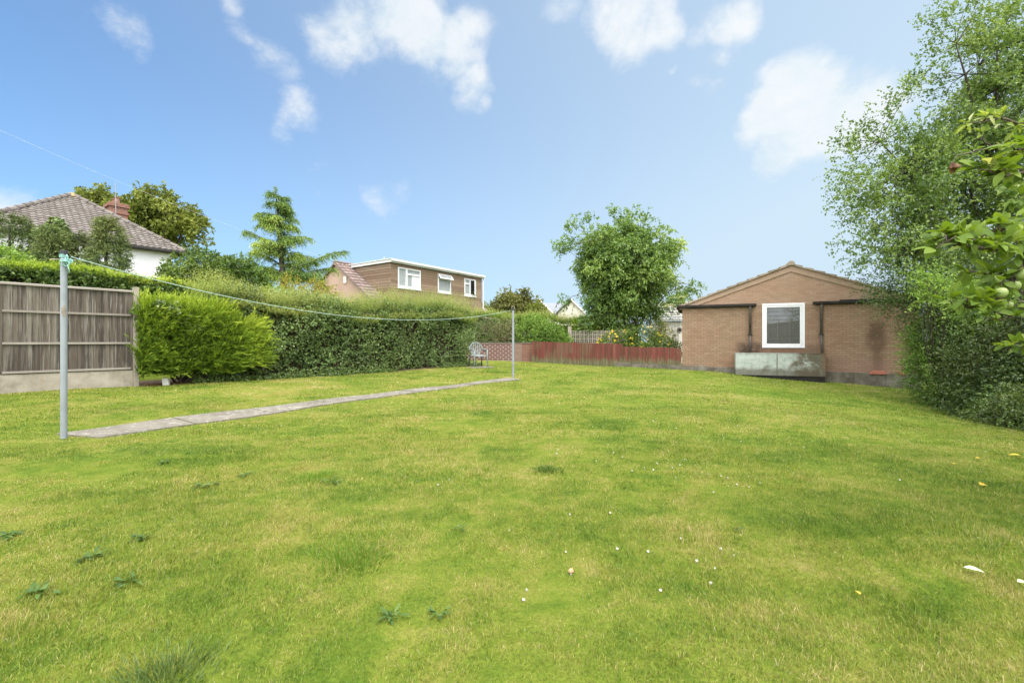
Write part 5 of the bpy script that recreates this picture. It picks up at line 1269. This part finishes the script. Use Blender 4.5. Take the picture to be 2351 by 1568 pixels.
dr = rdir(400); dr = dr[(dr[:, 1] < .25) & (dr[:, 2] > -.35)][:64]; n = len(dr); e = np.array([(x-.6, y, 1.0, .98, .58, .62), (x-.6, y, 1.0, .98, .58, .62), (x+.45, y, 1.05, 1.08, .58, .76), (x+1.2, y-.2, .8, .86, .56, .56)])[R.integers(0, 4, n)]
pf = e[:, :3]+dr*e[:, 3:]
for q in range(n):
    lv = Leaves(); d5 = np.repeat(dr[q:q+1], 6, 0); lv.add(np.repeat(pf[q:q+1]+dr[q]*.02, 6, 0), rdir(6)+d5*.9, d5+rdir(6)*.5, .066, .05, R.random(6))
    lv.build('flower', M['flower_yellow'], t)
b = P(1510, 735, 23.0); shrub('golden leaved shrub beside the cream outbuilding wall', 'shrub', (b[0], b[1]), [(b[0]-.1, b[1], 1.7, .5, .4, .65), (b[0]+.2, b[1]-.2, 1.2, .6, .4, .6)], 620, .3, 9, .06, .03, 'yellow', seed=114)
b = P(1558, 700, 21.2); t, p = shrub('elder bush with flat creamy flower heads at the corner of the brick house', 'bush', (b[0]-.15, b[1]), [(b[0]-.25, b[1], 2.75, .36, .3, .26), (b[0]-.05, b[1], 3.0, .28, .3, .2)], 200, .26, 8, .1, .04, 'green', name='bush', seed=118, gap=-.8, stem_r=.005)
for q in ((1540, 700), (1552, 684), (1566, 682), (1533, 703), (1560, 694)):
    lv = Leaves(); c_ = P(q[0], q[1], 20.95); n = 160; p = c_+R.normal(0, 1, (n, 3))*np.array([.11, .09, .025]); lv.add(p, rdir(n), np.array([0, 0, 1])+rdir(n)*.4, .035, .03, R.random(n))
    lv.build('flower_head', M['cream_bloom'], t)
# ---------------------------------------------------------------- right boundary
def E(px, py, Y, rx, ry, rz):
    p = P(px, py, Y); return (p[0], p[1], p[2], rx, ry, rz)
bx = P(2300, CY, 12.4)
ex = np.array([P(*q) for q in ((1945, 395, 11.6), (1955, 350, 11.7), (1940, 460, 11.6), (1965, 500, 11.6), (1975, 430, 11.7), (1950, 320, 11.8), (1985, 345, 11.7), (2000, 300, 11.8), (2050, 255, 11.9), (2075, 230, 12), (2095, 200, 12), (2030, 330, 11.7), (2145, 60, 12.), (2160, 100, 12.1), (2150, 130, 12.), (2170, 40, 12.1), (2215, 20, 12.1), (2240, 60, 12.2), (2120, 175, 12.), (1955, 560, 11.5), (1972, 585, 11.5), (1990, 610, 11.5), (2010, 560, 11.6), (1990, 480, 11.6), (2085, 290, 11.8), (2250, 5, 12.), (2290, 60, 12.), (2330, 30, 12.1), (2340, 90, 12.1))])
tree('tall loose small leaved tree rising over the right end of the brick house', (bx[0], bx[1]),
     [E(2270, 430, 12.4, 2.6, 1.7, 2.2), E(2120, 410, 12.0, 1.55, 1.3, 1.15), E(2275, 230, 12.3, 1.3, 1.3, 1.7), E(2375, 100, 12.5, 1.65, 1.3, 1.9), E(2140, 560, 11.9, 1.75, 1.3, .95), E(2050, 470, 11.7, 1.1, .9, .9), E(2050, 600, 11.6, .95, .8, .55), E(2440, 300, 12.6, 1.8, 1.4, 2.2)],
     540, .34, 23, 9, .42, .072, .052, 'birch', trunk_r=.13, seed=33, shell=.42, droop=.15, sag=.15, gap=-.8, gf=1.9, upb=.5, extra=np.repeat(ex, 1, 0), nl=14, name='birch_tree', twig_r=.009, lump=.12, barkm='darkbark')
t, p = shrub('dark arching shrub spilling across the right corner of the brick house', 'shrub', P(2190, CY, 11.9)[:2], [E(2120, 690, 11.7, .95, .8, .72), E(2200, 660, 11.8, 1.1, .9, .95), E(2075, 672, 11.5, .60, .4, .30), E(2040, 700, 11.4, .36, .3, .14), E(2250, 760, 11.6, 1.1, .9, .9), E(2030, 650, 11.6, .45, .4, .3), E(2230, 720, 11.2, .9, .7, .8), E(2180, 640, 11.9, 1.2, .9, .8), E(2330, 700, 11.4, 1.2, .9, 1.0), E(2235, 735, 10.7, .6, .5, .5), E(2210, 690, 11., .5, .5, .5), E(2150, 745, 11.2, .55, .5, .5), E(2185, 770, 10.9, .6, .5, .45), E(2290, 760, 10.3, .7, .6, .7)], 7600, .46, 10, .046, .029, 'shrub', seed=121, shell=.3, gf=2.2, lump=.2, sag=.3, gap=-1.1)
t, p = shrub('mid green privet like shrub at the right end of the house plinth', 'shrub', P(2165, CY, 11.4)[:2], [E(2168, 800, 11.0, .60, .6, .5), E(2185, 860, 10.9, .72, .6, .62), E(2142, 860, 11.0, .42, .5, .48), E(2205, 905, 10.5, .6, .5, .45), E(2145, 775, 11.1, .4, .4, .35)], 2700, .40, 10, .05, .03, 'green', seed=125, shell=.24, gf=2.6, lump=.18, zmin=.03, var=.36)
t, p = shrub('dark tangled shrub against the boundary fence below the apple branches', 'shrub', P(2290, CY, 9.4)[:2], [E(2265, 850, 9.6, .75, .7, .75), E(2330, 780, 9.5, .8, .7, .9), E(2240, 930, 9.4, .55, .5, .35), E(2330, 900, 8.9, .6, .6, .5), E(2420, 840, 8.6, .9, .8, 1.1)], 3400, .46, 10, .048, .031, 'shrub', seed=129, shell=.3, gf=2.4, lump=.2, zmin=.03)
t, p = shrub('light green hawthorn sprays standing out before the dark shrubs', 'shrub', P(2165, CY, 10.6)[:2], [E(2150, 665, 10.4, .45, .4, .32), E(2210, 690, 10.2, .5, .4, .36), E(2120, 640, 10.6, .25, .3, .2), E(2240, 735, 10., .35, .3, .25)], 560, .34, 9, .058, .03, 'green', seed=133, shell=.35, gf=2.6, gap=-.5, var=.66, up=.5)
t, p = shrub('low olive ground cover shrub at the right edge of the lawn', 'shrub', P(2330, CY, 7.9)[:2], [E(2290, 950, 8.4, .5, .4, .22), E(2345, 940, 7.9, .55, .45, .36), E(2400, 950, 7.5, .6, .5, .45), E(2480, 960, 6.9, .8, .6, .5)], 1500, .24, 9, .042, .03, 'shrub', seed=137, shell=.3, gf=2.8, zmin=.02, var=.66)
b_ = (8.9, 6.6); shrub('bushy shrub beyond the right edge of the lawn near the apple tree', 'shrub', b_, [(9.0, 6.2, .6, 1.0, .9, 1.1), (9.6, 7.6, .4, .8, .9, .8)], 1300, .34, 9, .05, .032, 'shrub', seed=141, shell=.3, zmin=.02)
# ---------------------------------------------------------------- apple tree, its branches reach in from the right
def apple():
    bx, by = 4.5, 2.7; bz = float(gz(bx, by)); t = thing('apple_tree', 'apple tree branches with large leaves and small green apples reaching in at the right edge', 'tree', (bx, by, bz))
    m = MB(); b = np.array([bx, by, bz]); f1 = np.array([4.2, 2.65, 1.05]); f2 = np.array([4.05, 2.6, 1.6])
    m.tube([b-np.array([0, 0, .2]), b+np.array([0, 0, .5]), f1, f2], [.11, .09, .075, .05], 10)
    lv = Leaves(); ends = []
    def br(pts, r0, dens, L=.085, W=.048, start=f1, vb=.5, rad=.05, s0=0.):
        vb -= .09
        pts = [np.asarray(start)]+[P(*q) for q in pts]; pts = np.array(pts)
        fine = []
        for i in range(len(pts)-1):
            for s in np.linspace(0, 1, 6)[:-1]: fine.append(pts[i]*(1-s)+pts[i+1]*s)
        fine.append(pts[-1]); fine = np.array(fine); m.tube(fine+R.normal(0, .004, fine.shape), list(np.linspace(r0, .0028, len(fine))), 7)
        # leaf rosettes on short spurs
        ln = np.linalg.norm(np.diff(pts, axis=0), axis=1); vis = np.where(fine[:, 0] < 1.30*fine[:, 1])[0]
        n = max(2, int(dens*2.0))
        hid = np.where(fine[:, 0] >= 1.30*fine[:, 1])[0][2:]        # the same leaves along the length beyond the picture's edge
        for i in np.repeat(hid, 2):
            kk = 5; c = fine[i]+R.normal(0, .03, 3); dd = unit(rdir(kk)+np.array([0, 0, .15]))
            lv.add(np.repeat(c[None], kk, 0), dd, np.array([-.1, -.1, .9])+rdir(kk)*.6, L*.84*R.uniform(.5, 1.2, kk), W*.84, vb+R.normal(0, .16, kk), 'ovate')
        for j in range(n):
            i = vis[min(int(len(vis)*(s0+(1-s0)*(j+R.random())/n)), len(vis)-1)]; c = fine[i]; al = unit(fine[min(i+1, len(fine)-1)]-fine[max(i-1, 0)])
            sp = unit(rdir(1)[0]*.8+al*.5+np.array([0, 0, .45])); tipc = c+sp*R.uniform(.02, rad); m.tube([c, tipc], [.0035, .0025], 5)
            kk = int(R.integers(4, 8)); dd = unit(sp*.35+rdir(kk)*.9+np.array([-.15, -.12, .05]))
            lv.add(np.repeat(tipc[None], kk, 0)+dd*.012, dd, np.array([-.15, -.25, .8])+rdir(kk)*.5, L*.84*R.uniform(.5, 1.2, kk), W*.84*R.uniform(.7, 1.15, kk), vb+R.normal(0, .16, kk), 'ovate')
        return fine
    br([(2420, 300, 2.35), (2351, 285, 2.3), (2290, 274, 2.28), (2236, 282, 2.25)], .012, 5, .06, .03, f2, .82, .03, .1)
    br([(2420, 310, 2.35), (2351, 320, 2.3), (2275, 340, 2.25), (2200, 354, 2.2)], .012, 1, .05, .028, f2, .6, .02)
    br([(2400, 330, 2.4), (2330, 345, 2.3), (2275, 338, 2.28), (2240, 312, 2.26)], .009, 2, .05, .03, f2, .7, .03)
    br([(2420, 380, 2.2), (2351, 395, 2.15), (2300, 400, 2.1), (2272, 392, 2.1)], .010, 7, .085, .05, f2, .55, .05)
    br([(2430, 330, 2.15), (2370, 340, 2.1), (2330, 345, 2.08)], .010, 4, .085, .05, f2, .6, .05)
    br([(2430, 560, 2.0), (2351, 575, 1.95), (2267, 572, 1.9), (2211, 566, 1.88), (2165, 560, 1.86)], .016, 17, .080, .047, f1, .54, .06, .0)
    br([(2430, 505, 2.1), (2351, 520, 2.05), (2290, 530, 2.0), (2235, 535, 1.98)], .012, 9, .075, .044, f1, .56, .06)
    br([(2430, 590, 2.0), (2351, 606, 1.95), (2320, 655, 1.92), (2296, 687, 1.9), (2253, 706, 1.9), (2195, 700, 1.9)], .014, 13, .075, .04, f1, .5, .06)
    br([(2440, 620, 2.2), (2351, 640, 2.15), (2300, 640, 2.1), (2250, 628, 2.1)], .012, 9, .08, .045, f1, .48, .07)
    br([(2440, 690, 2.5), (2351, 710, 2.45), (2300, 735, 2.4)], .010, 7, .08, .045, f1, .42, .08)
    br([(2460, 760, 2.9), (2380, 790, 2.85), (2320, 800, 2.8)], .010, 5, .085, .05, f1, .5, .08)
    br([(2440, 470, 2.6), (2370, 465, 2.55), (2320, 455, 2.5)], .010, 6, .08, .045, f2, .5, .07)
    for a_, c_ in (((1.5, -.5, 1.2), 5), ((1.2, .9, 1.4), 5), ((.2, -1.4, 1.0), 5), ((.6, .2, 1.9), 6), ((-.4, -.9, 1.5), 4)):      # the rest of the crown, outside the photograph
        q = f2+np.array(a_); m.tube([f2, f2*.4+q*.6+np.array([0, 0, .1]), q], [.04, .025, .006], 7); n = 60
        s = R.random(n)[:, None]; p = f2*(1-s)+q*s+R.normal(0, .16, (n, 3)); k = p[:, 0] > 1.45*p[:, 1]-.3 if False else np.ones(n, bool)
        p = p[(p[:, 0]/np.maximum(p[:, 1], .1) > 1.35)]; 
        for j in range(4):
            dd = rdir(len(p))+np.array([0, 0, .1]); lv.add(p, dd, np.array([0, 0, 1])+rdir(len(p))*.6, .085, .048, .5+R.normal(0, .15, len(p)), 'ovate')
    m.build('trunk', M['bark'], t, world=True, smooth=True); lv.build('crown', M['apple'], t)
    for px, py, Y, r in ((2299, 672, 1.88, .026), (2289, 642, 1.93, .021), (2346, 630, 1.9, .026), (2331, 656, 1.95, .024), (2317, 700, 2.0, .018)):
        r *= .82; c = P(px, py, Y); a_ = MB(); a_.lathe([(.0, -.92*r), (.3*r, -1.0*r), (.72*r, -.78*r), (.98*r, -.2*r), (.95*r, .35*r), (.7*r, .78*r), (.3*r, .95*r), (.06*r, .8*r), (0, .74*r)], tuple(c), 18)
        ap_ = a_.build('apple', M['apple_skin'], t, world=True, smooth=True)
        a_ = MB(); a_.tube([c+np.array([0, 0, .7*r]), c+np.array([.004, .002, r*1.9])], .0016, 5); s_ = a_.build('stalk', M['bark'], None)
        s_.data.transform(Matrix.Translation(-Vector(t.location))); s_.parent = ap_
    w = Leaves(); c = P(2183, 376, 2.2); n = 7; w.add(np.repeat(c[None], n, 0), rdir(n)*.6+np.array([0, 0, -.8]), rdir(n), .05, .03, R.random(n), 'ovate'); 
    w.build('withered_leaf', M['brownleaf'], t)
    m2 = MB(); m2.tube([P(2200, 354, 2.2), c], .0018, 5); m2.build('leaf_stalk', M['bark'], t, world=True)
apple()
# ---------------------------------------------------------------- weeds, tufts, flowers and fallen things on the lawn
def ground_pt(px, py):
    Y = H*F/(py-CY)
    for _ in range(6):
        X = (px-CX)/F*Y; Y = (H-float(gz(X, Y)))*F/(py-CY)
    return (px-CX)/F*Y, Y, float(gz((px-CX)/F*Y, Y))
def rosette(px, py, r, label, n=14, seed=0, mat='weed'):
    x, y, z = ground_pt(px, py); t = thing('lawn_weed', label, 'weed', (x, y, z), 0, 'flat weeds in the lawn'); lv = Leaves()
    az = np.arange(n)*2.4+R.normal(0, .2, n); a_ = np.stack([np.cos(az), np.sin(az), .15+.35*R.random(n)], -1)+rdir(n)*.25
    lv.add(np.array([x, y, z+.012])+a_*.008+np.c_[R.normal(0, .18, (n, 2))*r, np.zeros(n)], a_, np.array([0, 0, 1])+rdir(n)*.25, r*R.uniform(.3, .8, n), r*.17, .45+R.normal(0, .18, n), 'ovate'); o = lv.build('rosette', M[mat], t)
    return t
for i, (px, py, r, lab) in enumerate(((455, 1120, .085, 'grey green weed rosette, left of a pair near the drying post'), (487, 1117, .08, 'grey green weed rosette, right of a pair near the drying post'), (562, 1094, .08, 'small weed rosette on the open lawn beyond the pair of rosettes'),
        (766, 1110, .11, 'spiky weed rosette beside a dark grass tuft in mid lawn'), (375, 1065, .09, 'weed clump nearest to the start of the concrete path'), (205, 1285, .09, 'blue green weed low on the left of the lawn'), (85, 1365, .11, 'wide dark weed clump near the left edge of the lawn'),
        (288, 1340, .085, 'ragged pale weed right of the wide dark clump'), (320, 1240, .08, 'weed flattened in dry grass above the ragged pale one'), (1055, 1218, .06, 'tiny dark weed alone in the middle of the lawn'), (900, 1422, .075, 'leafy thistle rosette in the near lawn'), (1004, 1416, .07, 'fresh green plantain right of the thistle rosette'), (22, 1232, .10, 'dark weed cut by the left edge of the picture'), (1690, 1220, .05, 'small weed among the clover flowers on the right'))):
    rosette(px, py, r, lab, 15 if r > .07 else 11)
def tuft(px, py, r, n, h, label, col='weed', w=.0036):
    x, y, z = ground_pt(px, py); t = thing('grass_tuft', label, 'grass tuft', (x, y, z), 0, 'longer grass tufts in the lawn'); lv = Leaves()
    q = R.normal(0, .45, (n, 2))*r; d = np.c_[q/r*.8, np.ones(n)]+rdir(n)*.35
    p = np.c_[x+q[:, 0], y+q[:, 1], gz(x+q[:, 0], y+q[:, 1])]; lv.add(p, d, rdir(n), h*R.uniform(.5, 1.2, n), w, .45+R.normal(0, .18, n), 'blade'); lv.build('foliage', M[col], t)
tuft(806, 1285, .22, 900, .036, 'rich green round patch of longer grass in mid lawn', 'tuft'); tuft(1258, 1081, .14, 420, .042, 'dark grass tuft standing alone at the lawn centre', 'tuft_dark')
tuft(725, 1098, .24, 500, .036, 'dark green grass patch beside the spiky weed', 'tuft'); tuft(385, 1552, .16, 520, .045, 'long grey green grass clump at the bottom edge', 'tuft_grey', .0042); tuft(1890, 1040, .3, 300, .036, 'faint dark grass streak on the right of the lawn', 'tuft')
# clover heads: one flower, copied
def clover():
    m = MB()
    for k in range(22):
        d = unit(np.array([math.cos(k*2.4)*math.sqrt(max(0, 1-(k/11-1)**2)), math.sin(k*2.4)*math.sqrt(max(0, 1-(k/11-1)**2)), k/11-1])); u = unit(np.cross(d, (.3, .5, .8))); v = np.cross(d, u)
        c = np.array([0, 0, .04]); m.add([c, c+d*.008+u*.0028, c+d*.0115, c+d*.008-u*.0028, c+d*.008+v*.0028], [(0, 1, 2), (0, 2, 3), (0, 4, 2)])
    return m
pts = []
rg = np.random.default_rng(3)
for px, py in ((1302, 1270), (1203, 1358), (1203, 1384), (1418, 1266), (1398, 1180), (1490, 1272), (1655, 1265), (1690, 1277), (1560, 1240), (1600, 1292), (1640, 1310), (1512, 1358), (1165, 1220), (1480, 1075), (1500, 1082), (1668, 1100), (1690, 1115), (1720, 1120), (1640, 1130), (1700, 1135), (1720, 1095), (1655, 1095), (1636, 1345), (1310, 1185)): pts.append((px, py))
for k in range(75):
    py = 870+rg.random()**1.4*260; pts.append((rg.normal(1500, 230), py))
for k in range(14): pts.append((rg.uniform(300, 1000), rg.uniform(905, 1000)))
src = None
for px, py in pts:
    x, y, z = ground_pt(px, py)
    if not inside(np.array([x]), np.array([y]))[0]: continue
    if src is None: src = clover().build('clover_flower', M['flower_white']); o = src
    else: o = src.copy(); COL.objects.link(o)
    tag(o, 'small white clover flower in the mown lawn', 'flower', 'white clover flowers scattered over the lawn')
    s = rg.uniform(.36, .66)*(1+.025*y); o.scale = (s, s, s); o.location = (x, y, z-.012); o.rotation_euler = (rg.normal(0, .3), rg.normal(0, .3), rg.uniform(0, 6))
def fallen(px, py, L, W, mat, label, rz, name='fallen_leaf', curl=.3):
    x, y, z = ground_pt(px, py); lv = Leaves(); a_ = np.array([[math.cos(rz), math.sin(rz), .12]])
    lv.add(np.array([[x, y, z+.03]]), a_, np.array([[.1, -.25, 1.]]), L, W, .6, 'ovate'); o = lv.build(name, M[mat], None); tag(o, label, 'leaf', 'leaves fallen on the lawn')
fallen(2250, 1122, .085, .05, 'deadleaf', 'fallen yellow leaf lying on the lawn near the right bushes', .3); fallen(2343, 1052, .085, .05, 'deadleaf', 'fallen orange yellow leaf cut by the right edge', 2.5)
fallen(2190, 1072, .07, .03, 'deadleaf', 'small curled yellow leaf beyond the bigger yellow one', 1.); fallen(2240, 1058, .06, .025, 'deadleaf', 'thin yellow leaf nearest the right hand border', .1)
fallen(2212, 1316, .075, .035, 'paleleaf', 'pale green curled leaf low on the right of the lawn', -.5); fallen(2335, 1350, .05, .025, 'paleleaf', 'small whitish leaf by the right edge', 0.); fallen(1975, 1380, .04, .02, 'deadleaf', 'tiny straw coloured leaf in the right foreground', 1.4)
x, y, z = ground_pt(1311, 1318); z -= .01; t = thing('mushroom', 'small buff mushroom in the centre of the lawn', 'mushroom', (x, y, z))
m = MB(); m.lathe([(0, .038), (.008, .036), (.013, .028), (.0135, .022), (.006, .021)], sides=16); m.build('cap', M['mush'], t, smooth=True); m = MB(); m.tube([(0, 0, -.01), (0, 0, .024)], .005, 8); m.build('stalk', M['white_block'], t)
